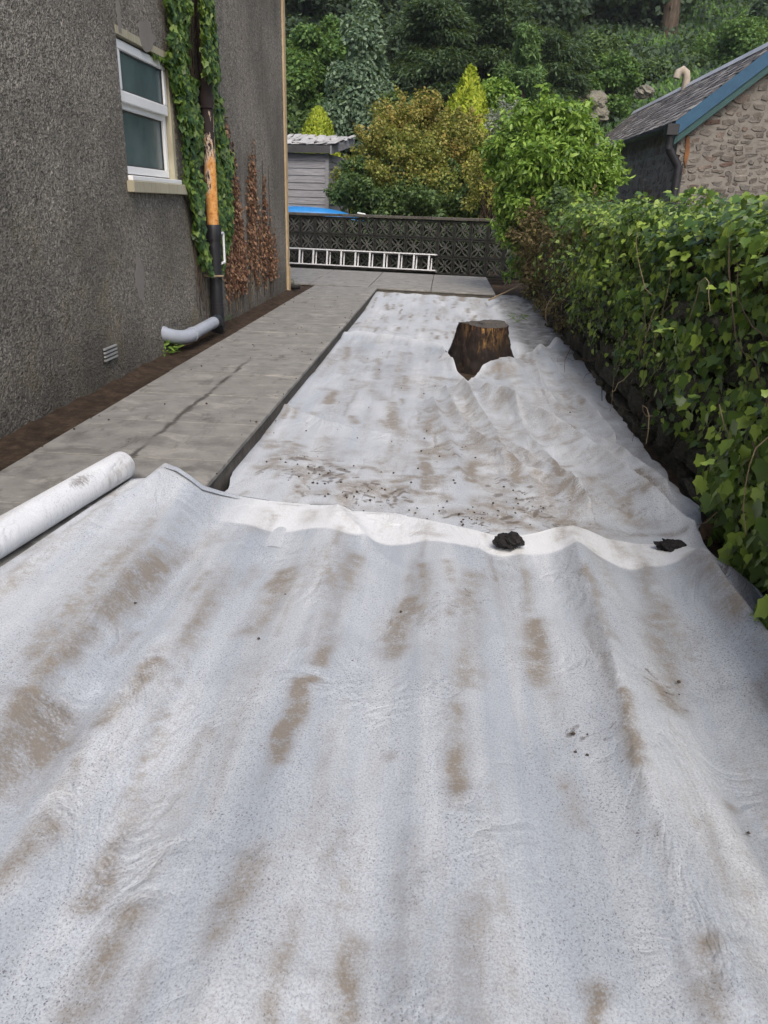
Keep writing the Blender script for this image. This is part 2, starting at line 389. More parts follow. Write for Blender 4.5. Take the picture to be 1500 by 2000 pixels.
MAT = dict(
    rough=m_roughcast(), soil=m_soil(), paver=m_paver(), fleece=m_fleece(), rubble=m_rubble(), rust=m_rustpipe(), stump=m_stump(),
    slate=m_slate(), shed=m_shedwood(), screen=m_screen(), glass=m_glass(), bark=m_bark(), hill=m_hill(),
    mortar=simple('mortar', (.13, .121, .107), (.225, .21, .185), 12, .95, .6, .01, .15),
    bed=simple('concrete_bed', (.05, .045, .04), (.12, .11, .095), 24, .95, .6, .01, .15),
    sand=simple('sandstone', (.34, .25, .14), (.52, .40, .25), 18, .9, .4, .006, .2),
    sill=simple('sill_stone', (.26, .235, .165), (.42, .385, .28), 14, .9, .4, .006, .2, stretch=(1, 4, .5)),
    render=simple('bare_render', (.175, .16, .143), (.235, .215, .19), 12, .95, .3, .004, .15),
    upvc=simple('white_plastic', (.70, .70, .69), (.80, .80, .79), 6, .35, .05, .001, .5),
    seal=simple('dark_gasket', (.02, .02, .02), (.05, .05, .05), 30, .6, .1, .001),
    black=simple('black_plastic', (.010, .010, .012), (.022, .022, .025), 25, .38, .15, .001, .5),
    grey=simple('grey_plastic', (.29, .315, .36), (.38, .405, .45), 12, .4, .15, .001, .5),
    alu=simple('aluminium', (.66, .67, .68), (.80, .80, .80), 30, .42, .1, .001, .5, .25, (1, 8, 8)),
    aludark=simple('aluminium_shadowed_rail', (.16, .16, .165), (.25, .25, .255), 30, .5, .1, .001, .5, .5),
    blue=simple('blue_paint', (.010, .052, .105), (.02, .082, .15), 9, .55, .2, .002, .4),
    green=simple('green_paint', (.013, .05, .05), (.024, .075, .07), 9, .6, .2, .002, .4),
    kayak=simple('blue_hull', (.012, .15, .42), (.03, .24, .58), 5, .38, .1, .001, .5),
    charcoal=simple('clod', (.010, .010, .011), (.035, .033, .033), 40, .95, 1, .02, .1),
    burl=simple('root_wood', (.07, .045, .028), (.22, .15, .09), 22, .9, .9, .02, .2),
    stick=simple('dry_stick', (.16, .12, .075), (.34, .27, .17), 30, .85, .4, .004, .2),
    twig=simple('dark_twig', (.03, .022, .016), (.09, .068, .05), 30, .9, .5, .004, .2),
    wallstone=simple('mossy_stone', (.022, .022, .018), (.10, .095, .075), 9, .95, .9, .03, .15),
    rock=simple('pale_rock', (.07, .068, .052), (.21, .20, .16), 2.5, .95, .9, .12, .15),
    paleslate=simple('weathered_slate', (.20, .195, .19), (.46, .455, .445), 7, .75, .4, .006, .3),
    screenframe=simple('grimy_block_frame', (.010, .011, .010), (.045, .045, .04), 14, .95, .5, .005, .15),
    lead=simple('ridge_lead', (.28, .29, .31), (.46, .47, .49), 9, .6, .2, .005, .4),
    fascia=simple('dark_fascia', (.03, .03, .032), (.07, .07, .072), 9, .7, .3, .003, .3),
    pot=simple('clay_vent', (.26, .22, .17), (.42, .37, .30), 8, .8, .2, .004, .3),
    orange=simple('rust_stain', (.05, .03, .02), (.27, .12, .045), 6, .85, .4, .004, .2),
    vent=simple('vent_metal', (.22, .22, .21), (.36, .36, .34), 20, .7, .2, .002, .3),
    card=simple('wet_paper', (.35, .18, .10), (.62, .55, .48), 16, .8, .3, .002, .3),
    # foliage
    ivy=leaf_mat('ivy_leaf', (.014, .040, .010), (.05, .105, .020), (.25, .345, .06), .34, .22),
    ivyh=leaf_mat('climber_leaf', (.013, .036, .010), (.038, .09, .018), (.16, .235, .045), .42, .2),
    dead=leaf_mat('dead_leaf', (.035, .014, .008), (.10, .036, .017), (.32, .19, .11), .8, .1),
    laurel=leaf_mat('laurel_leaf', (.045, .11, .016), (.125, .235, .032), (.28, .41, .075), .42, .3),
    golden=leaf_mat('golden_conifer', (.13, .20, .012), (.27, .34, .02), (.42, .46, .04), .6, .3),
    spirea=leaf_mat('tinted_shrub_leaf', (.07, .105, .018), (.165, .195, .038), (.33, .33, .08), .55, .3, (.36, .225, .07)),
    under=leaf_mat('undergrowth_leaf', (.024, .048, .018), (.05, .095, .03), (.115, .18, .055), .6, .24),
    silver=leaf_mat('silver_leaf', (.045, .085, .05), (.085, .145, .085), (.19, .26, .17), .55, .25),
    yew=leaf_mat('yew_needle', (.015, .032, .016), (.032, .062, .028), (.075, .12, .05), .7, .18),
    broad=leaf_mat('broadleaf', (.03, .07, .02), (.06, .13, .03), (.125, .22, .05), .6, .28),
    feather=leaf_mat('feathery_leaf', (.05, .10, .035), (.085, .16, .05), (.15, .25, .08), .6, .25),
    darkwood=leaf_mat('wood_leaf', (.016, .032, .02), (.032, .058, .032), (.065, .105, .052), .7, .2),
    grass=leaf_mat('bank_grass', (.035, .08, .015), (.06, .14, .025), (.12, .23, .045), .6, .25),
    greygreen=leaf_mat('grey_leaf', (.14, .17, .13), (.22, .25, .20), (.36, .38, .33), .7, .2),
    dry=leaf_mat('dry_leaf', (.045, .03, .016), (.10, .07, .035), (.17, .14, .06), .8, .15),
)

# ------------------------------------------------------------------ leaves
def leaf_shape(kind):
    if kind == 'ivy':       # five-lobed, slightly folded
        o = [(0, 0), (.22, -.10), (.46, .02), (.41, .22), (.50, .44), (.27, .58), (0, 1.0), (-.27, .58), (-.50, .44), (-.41, .22), (-.46, .02), (-.22, -.10)]
        V = [(0, .3, .0)] + [(x, y, .16*abs(x) - .10*y*y) for x, y in o]
        F = [(0, i, i % 12 + 1) for i in range(1, 13)]
    elif kind == 'lance':
        V = [(0, 0, 0), (.17, .3, .05), (.15, .65, .03), (0, 1, -.08), (-.15, .65, .03), (-.17, .3, .05)]
        F = [(0, 1, 5), (1, 2, 4), (1, 4, 5), (2, 3, 4)]
    elif kind == 'oval':
        V = [(0, 0, 0), (.32, .42, .06), (0, 1, -.05), (-.32, .42, .06)]
        F = [(0, 1, 3), (1, 2, 3)]
    elif kind == 'needle':
        V = [(0, 0, 0), (.15, .5, .04), (0, 1, -.08), (-.15, .5, .04)]
        F = [(0, 1, 3), (1, 2, 3)]
    elif kind == 'spray':   # flat ragged conifer spray
        V = [(0, 0, 0), (.26, .30, -.03), (.10, .42, 0), (.22, .72, -.05), (0, 1, -.10), (-.2, .66, -.05), (-.09, .45, 0), (-.28, .36, -.03)]
        F = [(0, 1, 2), (0, 2, 6), (0, 6, 7), (2, 3, 4), (2, 4, 6), (6, 4, 5)]
    elif kind == 'blade':
        V = [(.05, 0, 0), (-.05, 0, 0), (-.03, .6, .06), (.03, .6, .06), (0, 1, .25)]
        F = [(0, 3, 2), (0, 2, 1), (2, 3, 4)]
    return np.array(V, float), np.array(F, int)
def unit(a): return a / np.maximum(np.linalg.norm(a, axis=-1, keepdims=True), 1e-9)
def frames(nrm, updir):
    """columns X, Y (leaf axis), Z (leaf normal)"""
    n = unit(nrm); y = updir - n * np.sum(updir * n, 1, keepdims=True); y = unit(y); x = np.cross(y, n)
    return np.stack([x, y, n], axis=2)
def leaves_mesh(name, kind, P, nrm, up, size, tint=None):
    V, F = leaf_shape(kind); Fr = frames(nrm, up); n = len(P)
    W = np.einsum('nij,kj->nki', Fr, V) * np.asarray(size)[:, None, None] + P[:, None, :]
    Fa = (F[None] + (np.arange(n) * len(V))[:, None, None]).reshape(-1, 3)
    at_ = {'tint': np.repeat(tint, len(V))} if tint is not None else None
    return np_mesh(name, W.reshape(-1, 3), Fa, False, at_)
def rdir(n, rng=RNG): return unit(rng.normal(size=(n, 3)))
def leaf_objects(kind, mat, P, nrm, up, size, parent, name='leaf'):
    V, F = leaf_shape(kind); me = np_mesh(name, V, F); me.materials.append(mat); Fr = frames(nrm, up)
    for i in range(len(P)):
        o = bpy.data.objects.new(name, me); COL.objects.link(o); o.parent = parent
        m = Matrix.Identity(4)
        for a in range(3):
            for b in range(3): m[a][b] = Fr[i][a][b] * size[i]
            m[a][3] = P[i][a]
        o.matrix_local = m
def pick_leaves(kind, mat, P, nrm, up, size, parent, n, offset=(0, 0, 0), minpx=0):
    """the n leaves that show largest become parts of their own, the rest one mass"""
    cam_ = np.array([0, 0, CAM_H]) - np.array(offset)
    d = P - cam_; L = np.linalg.norm(d, axis=1)
    face = np.abs(np.sum(unit(nrm) * d / L[:, None], 1))
    W = P + np.array(offset); c = (W - np.array([0, 0, CAM_H])) @ AX
    px = 750 + F_PX * c[:, 0] / c[:, 2]; py = 1000 - F_PX * c[:, 1] / c[:, 2]
    vis = (c[:, 2] > 0) & (px > -20) & (px < 1520) & (py > -20) & (py < 2020)
    out = np.sum(unit(nrm) * -d / L[:, None], 1) > .1
    sc = size / L * (face + .15) * vis * out
    idx = np.argsort(-sc)[:n]; msk = np.zeros(len(P), bool); msk[idx] = True
    leaf_objects(kind, mat, P[msk], nrm[msk], up[msk], size[msk], parent)
    return ~msk

# ------------------------------------------------------------------ ground
def hill_z(x, y):
    x = np.asarray(x, float); y = np.asarray(y, float)
    r = np.maximum(y - 19.5, 0)
    h = .45 * (np.sqrt(r*r + 4) - 2) * (r > 0)
    h = h + ss(20, 28, y) * fbm(x * .12 + 5, y * .12, 4) * 3.0
    return h
def ground_sheet():
    xs = np.concatenate([np.linspace(-44, -14, 16), np.linspace(-12, 24, 73), np.linspace(26, 58, 16)])
    ys = np.concatenate([np.linspace(-24, -4, 10), np.linspace(-3, 18, 64), np.linspace(18.6, 50, 64), np.linspace(51, 76, 20)])
    X, Y = np.meshgrid(xs, ys); Z = hill_z(X, Y) - .16 + fbm(X * 1.3, Y * 1.3, 3) * .04
    Z = Z + ss(1.25, 1.8, X) * ss(17, 14, Y) * .25       # neighbour's garden lies a little higher
    n, m = X.shape; idx = np.arange(n * m).reshape(n, m)
    F = np.stack([idx[:-1, :-1], idx[:-1, 1:], idx[1:, 1:], idx[1:, :-1]], -1).reshape(-1, 4)
    near = (Y.ravel()[F].max(1) < 18.0)
    me = np_mesh('ground', np.stack([X, Y, Z], -1).reshape(-1, 3), F, True)
    me.materials.append(MAT['soil']); me.materials.append(MAT['hill'])
    me.polygons.foreach_set('material_index', (~near).astype(np.int32))
    tag(link('ground', me), kind='structure')
ground_sheet()

# strip of bare soil between the house and the path
def soil_strip():
    xs = np.linspace(-2.12, -1.80, 10); ys = np.linspace(-1, 14, 240)
    X, Y = np.meshgrid(xs, ys); Z = -.035 + fbm(X * 9, Y * 9, 4) * .03 + .03 * ss(-1.98, -2.1, X) * (.6 + fbm(Y * 4, X, 3))
    Z[:, -1] = -.05
    idx = np.arange(X.size).reshape(X.shape)
    F = np.stack([idx[:-1, :-1], idx[:-1, 1:], idx[1:, 1:], idx[1:, :-1]], -1).reshape(-1, 4)
    me = np_mesh('soil_strip', np.stack([X, Y, Z], -1).reshape(-1, 3), F, True); me.materials.append(MAT['soil'])
    tag(link('soil_strip', me), kind='structure')
soil_strip()

# ------------------------------------------------------------------ path and patio slabs
PX0, PX1 = -1.82, -.92
def slab_mesh(w_, l_, wetline=None):
    nx, ny = 12, 14
    bm = bmesh.new()
    bmesh.ops.create_cube(bm, size=1)
    for v in bm.verts: v.co = Vector((v.co.x * w_, v.co.y * l_, v.co.z * .022))
    bmesh.ops.bevel(bm, geom=bm.edges[:], offset=.0025, segments=1, affect='EDGES')
    me = bpy.data.meshes.new('slab'); bm.to_mesh(me); bm.free(); me.materials.append(MAT['paver']); return me
path = empty('path', (0, 0, 0)); tag(path, kind='structure')
patio = empty('patio', (0, 0, 0)); tag(patio, kind='structure')
MB().box(PX0 + .01, -1.2, -.16, PX1 - .012, 11.5, -.024).build('concrete_bed', MAT['bed'], path)
sm_ = slab_mesh(PX1 - PX0 - .006, .601)
ROT = math.atan(-.2)
# cross joints seen in the photograph lie at y = 3.20, 3.81, 5.03 ...
for i in range(-6, 14):
    yc = 3.205 + .612 * (i + .5)
    if yc > 11.25: break
    o = link('slab', sm_, path); o.location = ((PX0 + PX1) / 2, yc, -.011 + random.uniform(-.0015, .0015)); o.rotation_euler = (random.uniform(-.002, .002), random.uniform(-.002, .002), 0)
# patio: turned a little, its front edge along the far end of the fleece
def pp(u, v, z): return Vector((-.905 + u * math.cos(ROT), 11.16 + u * math.sin(ROT) + v, z))
mb = MB(); mb.prism([pp(-3.6, .012, -.16), pp(1.635, .012, -.16), pp(1.635, 2.75, -.16), pp(-3.6, 2.75, -.16)], (0, 0, .136)); mb.build('concrete_bed', MAT['bed'], patio)
for ix in range(-4, 2):
    for iy in range(0, 3):
        u0, u1, v0, v1 = ix * .9 - .15 + .005, ix * .9 + .75 - .005, iy * .9 + .005 - .005, iy * .9 + .895
        zt = random.uniform(-.0015, .0015)
        MB().prism([pp(u0, v0, zt - .022), pp(u1, v0, zt - .022), pp(u1, v1, zt - .022), pp(u0, v1, zt - .022)], (0, 0, .022)).build('slab', MAT['paver'], patio, bevel=.0025)

# ------------------------------------------------------------------ house
HX, HY0, HY1, HZ1 = -2.09, -3.0, 10.56, 6.2
house = empty('house', (HX, 4, 0))
tag(house, 'grey roughcast house wall with a white window beside the paved path', 'house')
def hbuild(mb, name, mat, smooth=False, parent=house, bevel=0):
    o = mb.build(name, mat, parent, smooth, bevel)
    if parent is house: o.location = (-HX, -4, 0)
    return o
WY0, WY1, WZ0, WZ1 = 5.33, 6.33, 1.19, 2.03
def house_wall():
    ys = [HY0, WY0, WY1, HY1]; zs = [-.5, WZ0, WZ1, HZ1]; v = []; f = []
    def add(*p):
        b = len(v); v.extend(p); f.append(tuple(range(b, b + len(p))))
    for i in range(3):
        for j in range(3):
            if i == 1 and j == 1: continue
            add((HX, ys[i], zs[j]), (HX, ys[i+1], zs[j]), (HX, ys[i+1], zs[j+1]), (HX, ys[i], zs[j+1]))
    d = HX - .16
    add((HX, WY0, WZ0), (d, WY0, WZ0), (d, WY0, WZ1), (HX, WY0, WZ1)); add((HX, WY1, WZ0), (HX, WY1, WZ1), (d, WY1, WZ1), (d, WY1, WZ0))
    add((HX, WY0, WZ1), (d, WY0, WZ1), (d, WY1, WZ1), (HX, WY1, WZ1)); add((HX, WY0, WZ0), (HX, WY1, WZ0), (d, WY1, WZ0), (d, WY0, WZ0))
    add((HX, HY1, -.5), (HX - 8, HY1, -.5), (HX - 8, HY1, HZ1), (HX, HY1, HZ1)); add((HX, HY0, -.5), (HX, HY0, HZ1), (HX - 8, HY0, HZ1), (HX - 8, HY0, -.5))
    add((HX - 8, HY0, -.5), (HX - 8, HY0, HZ1), (HX - 8, HY1, HZ1), (HX - 8, HY1, -.5)); add((HX, HY0, HZ1), (HX, HY1, HZ1), (HX - 8, HY1, HZ1), (HX - 8, HY0, HZ1))
    add((d - .01, WY0, WZ0), (d - .01, WY1, WZ0), (d - .01, WY1, WZ1), (d - .01, WY0, WZ1))
    me = bpy.data.meshes.new('wall'); me.from_pydata(v, [], f); me.materials.append(MAT['rough'])
    bm = bmesh.new(); bm.from_mesh(me); bmesh.ops.remove_doubles(bm, verts=bm.verts, dist=1e-4); bm.to_mesh(me); bm.free()
    o = link('wall', me, house); o.location = (-HX, -4, 0)
house_wall()
# corner margin of pale stone
mb = MB()
for z0, z1, ex in ((-.2, .28, .012), (.28, 6.2, .0)):
    mb.box(HX - .03, HY1 - .012, z0, HX + .022 + ex, HY1 + .10 + ex, z1)
hbuild(mb, 'corner_margin', MAT['sand'])
# lintel and sill
hbuild(MB().box(HX - .155, WY0 - .005, WZ1 - .010, HX + .004, WY1 + .03, WZ1 + .035), 'lintel', MAT['sill'])
hbuild(MB().box(HX - .155, WY0 - .03, WZ0 - .075, HX + .045, WY1 + .09, WZ0 - .004), 'sill', MAT['sill'], bevel=.004)
# window
win = empty('window'); win.parent = house; win.location = (-HX, -4, 0)
fx0, fx1 = HX - .11, HX - .045; y0, y1, z0, z1 = WY0 + .004, WY1 - .055, WZ0 + .04, WZ1 - .014
t_ = .048
mb = MB(); mb.box(fx0, y0, z0, fx1, y1, z0 + t_); mb.box(fx0, y0, z1 - t_, fx1, y1, z1)
mb.box(fx0, y0, z0 + t_, fx1, y0 + t_, z1 - t_); mb.box(fx0, y1 - t_, z0 + t_, fx1, y1, z1 - t_)
zm = (z0 + z1) / 2 + .02
mb.box(fx0, y0 + t_, zm - .028, fx1, y1 - t_, zm + .028)
mb.build('frame', MAT['upvc'], win, bevel=.004)
mb = MB(); s_ = .056; a0, a1, b0, b1 = y0 + .02, y1 - .02, zm + .006, z1 - .015
mb.box(fx1 + .002, a0, b0, fx1 + .03, a1, b0 + s_ + .012); mb.box(fx1 + .002, a0, b1 - s_, fx1 + .03, a1, b1)
mb.box(fx1 + .002, a0, b0 + s_ + .012, fx1 + .03, a0 + s_, b1 - s_); mb.box(fx1 + .002, a1 - s_, b0 + s_ + .012, fx1 + .03, a1, b1 - s_)
mb.build('top_sash', MAT['upvc'], win, bevel=.006)
for (q0, q1, gx) in ((z0 + t_, zm - .028, fx0 + .04), (b0 + s_ + .012, b1 - s_, fx1 + .012)):
    MB().box(gx - .008, y0 + .03, q0 - .008, gx, y1 - .03, q1 + .008).build('pane', MAT['glass'], win)
    e = .009; g0, g1 = (y0 + t_, y1 - t_) if q1 < zm else (a0 + s_, a1 - s_)
    mb = MB(); mb.box(gx + .001, g0, q0, gx + .006, g1, q0 + e); mb.box(gx + .001, g0, q1 - e, gx + .006, g1, q1)
    mb.box(gx + .001, g0, q0 + e, gx + .006, g0 + e, q1 - e); mb.box(gx + .001, g1 - e, q0 + e, gx + .006, g1, q1 - e)
    mb.build('gasket', MAT['seal'], win)
MB().box(fx0, y0 - .005, WZ0 - .003, fx1 + .075, y1 + .06, z0 - .012).build('plastic_sill', MAT['upvc'], win, bevel=.004)
hbuild(MB().box(HX - .15, WY1 - .05, WZ0 - .003, HX - .004, WY1 + .001, WZ1 - .012), 'window_reveal', MAT['sill'])
# air vent low on the wall
p = on_x(213, 690, HX); vt = empty('air_vent'); vt.parent = house; vt.location = (-HX, -4, 0)
MB().box(HX - .02, p[1] - .10, p[2] - .045, HX + .006, p[1] + .10, p[2] + .045).build('vent_backing', MAT['seal'], vt)
for i in range(4):
    zz = p[2] - .036 + i * .023
    MB().box(HX + .007, p[1] - .095, zz, HX + .018, p[1] + .095, zz + .011).build('louvre', MAT['vent'], vt)
# small ribbed vent far along the wall
p = on_x(500, 437, HX); vt = empty('small_vent'); vt.parent = house; vt.location = (-HX, -4, 0)
for i in range(4):
    MB().box(HX, p[1] - .05, p[2] - .05 + i * .03, HX + .015, p[1] + .05, p[2] - .038 + i * .03).build('louvre', MAT['vent'], vt)
# bare patches where the roughcast has come away (thin, ragged, a few mm proud)
def patch(py0, pz0, w_, h_, seed):
    rr = random.Random(seed); pts = []
    for k in range(22):
        a = 2 * math.pi * k / 22; r = 1 + rr.uniform(-.22, .22)
        pts.append((HX + .003, py0 + math.cos(a) * w_ * r, pz0 + math.sin(a) * h_ * r))
    m_ = MB().prism(pts, (.002, 0, 0)); hbuild(m_, 'repair_patch', MAT['render'])
p = on_x(272, 545, HX); patch(p[1], p[2], .085, .15, 1)
p = on_x(288, 78, HX); patch(p[1] - .02, p[2] + .02, .16, .085, 2)
p = on_x(243, 40, HX); patch(p[1] - .1, p[2], .03, .10, 5)

# ------------------------------------------------------------------ downpipe
PY, PX = 6.96, HX + .075
dp = empty('downpipe', (PX, PY, 0)); tag(dp, 'rusty iron downpipe with new black plastic foot on the house wall', 'drainpipe')
def dbuild(mb, name, mat, smooth=True):
    o = mb.build(name, mat, dp, smooth); return o
mb = MB(); zs = np.linspace(.86, 5.8, 40); mb.tube([(0, 0, z) for z in zs], .051, 18)
dbuild(mb, 'rusted_pipe', MAT['rust'])['label'] = 'rusty upper length with flaking dark paint'
for z in (1.78, 3.6):
    dbuild(MB().tube([(0, 0, z), (0, 0, z + .1)], .062, 18), 'iron_collar', MAT['rust'])
dbuild(MB().tube([(0, .0, .02), (0, 0, .30), (0, 0, .86)], .057, 20), 'black_pipe', MAT['black'])
mb = MB(); mb.tube([(0, 0, .76), (0, 0, .78), (0, 0, .86), (0, 0, .885)], [.066, .068, .068, .062], 20)
dbuild(mb, 'black_coupling', MAT['black'])
dbuild(MB().tube([(0, 0, .205), (0, 0, .225)], .060, 20), 'coupling_ring', MAT['black'])
mb = MB(); mb.tube([(0, 0, .20), (0, 0, .09), (.005, -.02, .03), (.01, -.10, .01)], [.060, .060, .062, .064], 20); dbuild(mb, 'black_bend', MAT['black'])
ov = MB(); ov.tube([(.02, .03, .815), (.02, .125, .815), (.02, .13, .81), (.02, .13, .57), (.02, .125, .565), (.02, .04, .565)], .011, 10)
ovo = ov.build('overflow_pipe', MAT['upvc'], None, True); ovo.location = (PX + .03, PY, 0)
tag(ovo, 'thin white plastic overflow pipe beside the black downpipe', 'pipe')
mb = MB(); mb.tube([(-.07, -.14, .475), (.0, -.14, .465), (.075, -.02, .462)], .009, 8)
o = mb.build('wooden_peg', MAT['stick'], None, True); o.location = (PX, PY, 0); tag(o, 'short pale stick wedged across the black downpipe', 'stick')
mb = MB(); mb.tube([(-.06, .33, .44), (.0, .25, .40)], .008, 6)
o = mb.build('broken_stick', MAT['stick'], None, True); o.location = (PX, PY, 0); tag(o, 'short broken stick poking from the wall by dead ivy', 'stick')

# grey drain pipe lying by the wall
dr = empty('drain_pipe', (-1.98, 6.5, 0)); tag(dr, 'grey plastic drain pipe with bend lying along the foot of the wall', 'drainpipe')
p1 = on_x(424, 645, -1.97); p2 = on_x(368, 657, -1.985); p3 = on_x(312, 650, -2.12)
O = np.array([-1.98, 6.5, 0]); q1, q2, q3 = p1 - O, p2 - O, p3 - O
q1[2] = q2[2] + .02
mid = q2 + (q1 - q2) * .08
MB().tube([q1, mid], .049, 20).build('straight_pipe', MAT['grey'], dr, True)
MB().tube([q1 + (q1 - mid) * .02, q1 - (q1 - mid) * .12], .055, 20).build('black_collar', MAT['black'], dr, True)
bend = []
for t in np.linspace(0, 1, 9):
    bend.append((1 - t)**2 * (mid) + 2 * t * (1 - t) * (q2 + (q2 - q1) * .22) + t * t * q3)
MB().tube(bend, .054, 20).build('bend', MAT['grey'], dr, True)
MB().tube([mid - (mid - q1) * .0, mid + (q1 - mid) * .06], .058, 20).build('socket_ring', MAT['grey'], dr, True)
MB().tube([bend[-2], bend[-1] + (bend[-1] - bend[-2]) * .3], .058, 20).build('end_socket', MAT['grey'], dr, True)

# black thing and pale rag at the house corner, litter at the wall foot
p = gz(573, 566, -.02); o = MB().tube([(-.06, 0, .035), (0, .0, .04), (.09, -.01, .035)], [.03, .036, .03], 10, wob=.15).build('pipe_offcut', MAT['black'], None, True)
o.location = p; tag(o, 'short black plastic pipe offcut on soil at the house corner', 'pipe')
p = gz(568, 556, -.02)
def lump(name, r, mat, seed, flat=.7, sub=3, amp=.25, fq=1.6):
    bm = bmesh.new(); bmesh.ops.create_icosphere(bm, subdivisions=sub, radius=1)
    rg = np.random.default_rng(seed); off = rg.random(3) * 50
    for v in bm.verts:
        c = v.co; n = fbm(c.x * fq + off[0] + c.z * fq * .6, c.y * fq + off[1] - c.z * fq * .5, 5) * amp * 2
        v.co = Vector((c.x * r[0], c.y * r[1], c.z * r[2])) * (1 + float(n))
    me = bpy.data.meshes.new(name); bm.to_mesh(me); bm.free(); me.materials.append(mat); return me
o = link('stone', lump('stone', (.05, .05, .05), MAT['rock'], 4)); o.location = p + np.array([0, 0, .03]); tag(o, 'small grey stone at the foot of the house corner', 'stone')
p = gz(463, 612, -.02); mb = MB()
mb.prism([(-.05, 0, 0), (.04, .01, .01), (.05, .07, .03), (-.03, .06, .05)], (.004, 0, .004)); mb.prism([(.0, .03, .03), (.06, .06, .02), (.05, .12, .04)], (.0, .004, .004))
o = mb.build('paper_scrap', MAT['card']); o.location = p; tag(o, 'crumpled brown and white paper scrap at the wall foot', 'litter')

# ------------------------------------------------------------------ fleece sheets
def base_z(x, y):
    """height of what the fleece lies on"""
    x = np.asarray(x, float); y = np.asarray(y, float)
    return -.10 + .105 * ss(-.80, -.935, x) * ss(3.6, 3.2, y)
def G(px, py, dz=0.0):
    z = -.1
    for _ in range(8):
        p = gz(px, py, z + dz); z = .5 * z + .5 * float(base_z(p[0], p[1]))
    return gz(px, py, z + dz)
def pix(pts=(), dz=0.0): return np.array([G(a, b, dz)[:2] for a, b in pts])
def resample(P, n, smooth=0):
    P = np.asarray(P, float); d = np.r_[0, np.cumsum(np.linalg.norm(np.diff(P, axis=0), axis=1))]; t = np.linspace(0, d[-1], n)
    return np.stack([np.interp(t, d, P[:, i]) for i in range(P.shape[1])], 1)
def by_axis(P, ax, n):
    """resample evenly along x (ax 0) or y (ax 1)"""
    P = np.asarray(P, float); o = np.argsort(P[:, ax], kind='stable'); P = P[o]
    t = np.linspace(P[0, ax], P[-1, ax], n); Q = np.zeros((n, 2)); Q[:, ax] = t; Q[:, 1-ax] = np.interp(t, P[:, ax], P[:, 1-ax]); return Q
def coons(near, far, left, right, nu, nv):
    u = np.linspace(0, 1, nu)[None, :, None]; v = np.linspace(0, 1, nv)[:, None, None]
    A = near[None]; B = far[None]; C = left[:, None]; D = right[:, None]
    return (1-v)*A + v*B + (1-u)*C + u*D - ((1-u)*(1-v)*near[0] + u*(1-v)*near[-1] + (1-u)*v*far[0] + u*v*far[-1])
def seg_dist(X, Y, a, b):
    dx, dy = b[0]-a[0], b[1]-a[1]; L2 = dx*dx + dy*dy + 1e-9
    t = np.clip(((X-a[0])*dx + (Y-a[1])*dy) / L2, 0, 1)
    return np.hypot(X-a[0]-t*dx, Y-a[1]-t*dy), t, (X-a[0])*dy - (Y-a[1])*dx
def ridge(X, Y, pts, wl, wr, h, taper=(1, 1), sharp=1.6):
    """fold along polyline: wl / wr are widths on either side (m), h its height"""
    P = np.asarray(pts); n = len(P) - 1
    if X.ndim == 2:
        r = 4 * max(wl, wr); m = (X > P[:, 0].min() - r) & (X < P[:, 0].max() + r) & (Y > P[:, 1].min() - r) & (Y < P[:, 1].max() + r)
        out = np.zeros(X.shape)
        if m.any(): out[m] = ridge(X[m], Y[m], pts, wl, wr, h, taper, sharp)
        return out
    D = np.full(X.shape, 9.); S = np.zeros(X.shape); T = np.zeros(X.shape)
    for i in range(n):
        d, t, s = seg_dist(X, Y, P[i], P[i+1]); m = d < D
        D = np.where(m, d, D); S = np.where(m, s, S); T = np.where(m, (i + t) / n, T)
    wv = np.where(S > 0, wr, wl); hh = h * (taper[0] + (taper[1] - taper[0]) * T)
    return hh * np.exp(-(np.sqrt(D * D + .004**2) / wv)**sharp)
def stains(X, Y, L, wide=1.0):
    s = np.zeros(X.size)
    jx = (X + .05 * fbm(X * 9, Y * 9, 3) + .02 * fbm(X * 30, Y * 30, 2)).ravel(); jy = (Y + .09 * fbm(X * 8 + 40, Y * 8, 3)).ravel()
    for (x0, y0, x1, y1, w_, k) in L:
        a, b = G(x0, y0), G(x1, y1); dep = np.hypot((a[0]+b[0])/2, (a[1]+b[1])/2); wm = wide * w_ / F_PX * math.hypot(dep, 1.15); r = 2.4 * wm
        m = (jx > min(a[0], b[0]) - r) & (jx < max(a[0], b[0]) + r) & (jy > min(a[1], b[1]) - r) & (jy < max(a[1], b[1]) + r)
        if not m.any(): continue
        d, t, _ = seg_dist(jx[m], jy[m], a, b); s[m] = np.maximum(s[m], k * np.exp(-(d / wm)**2.2))
    if wide == 1.0: s = s * np.clip(1.1 + 2.4 * fbm(jx * 7 + 60, jy * 4, 4), .3, 1.45)
    return s.reshape(X.shape)
def scatter(L, seed, n=10):
    """break each muddy mark into small smears"""
    rg = random.Random(seed); out = []
    for x0, y0, x1, y1, w_, k in L:
        m_ = max(5, int(1.5 * n * max(1, math.hypot(x1 - x0, y1 - y0) / 60)))
        for _ in range(m_):
            t = rg.random(); px = x0 + (x1 - x0) * t + rg.gauss(0, 1.5) * w_; py = y0 + (y1 - y0) * t + rg.gauss(0, .7) * w_; l = rg.uniform(.1, 1.3) * w_; a = rg.gauss(.1, .5)
            out.append((px, py, px + l * math.cos(a), py + l * math.sin(a) * .6, w_ * rg.uniform(.18, .55), k * rg.uniform(.6, 1.2)))
    return out
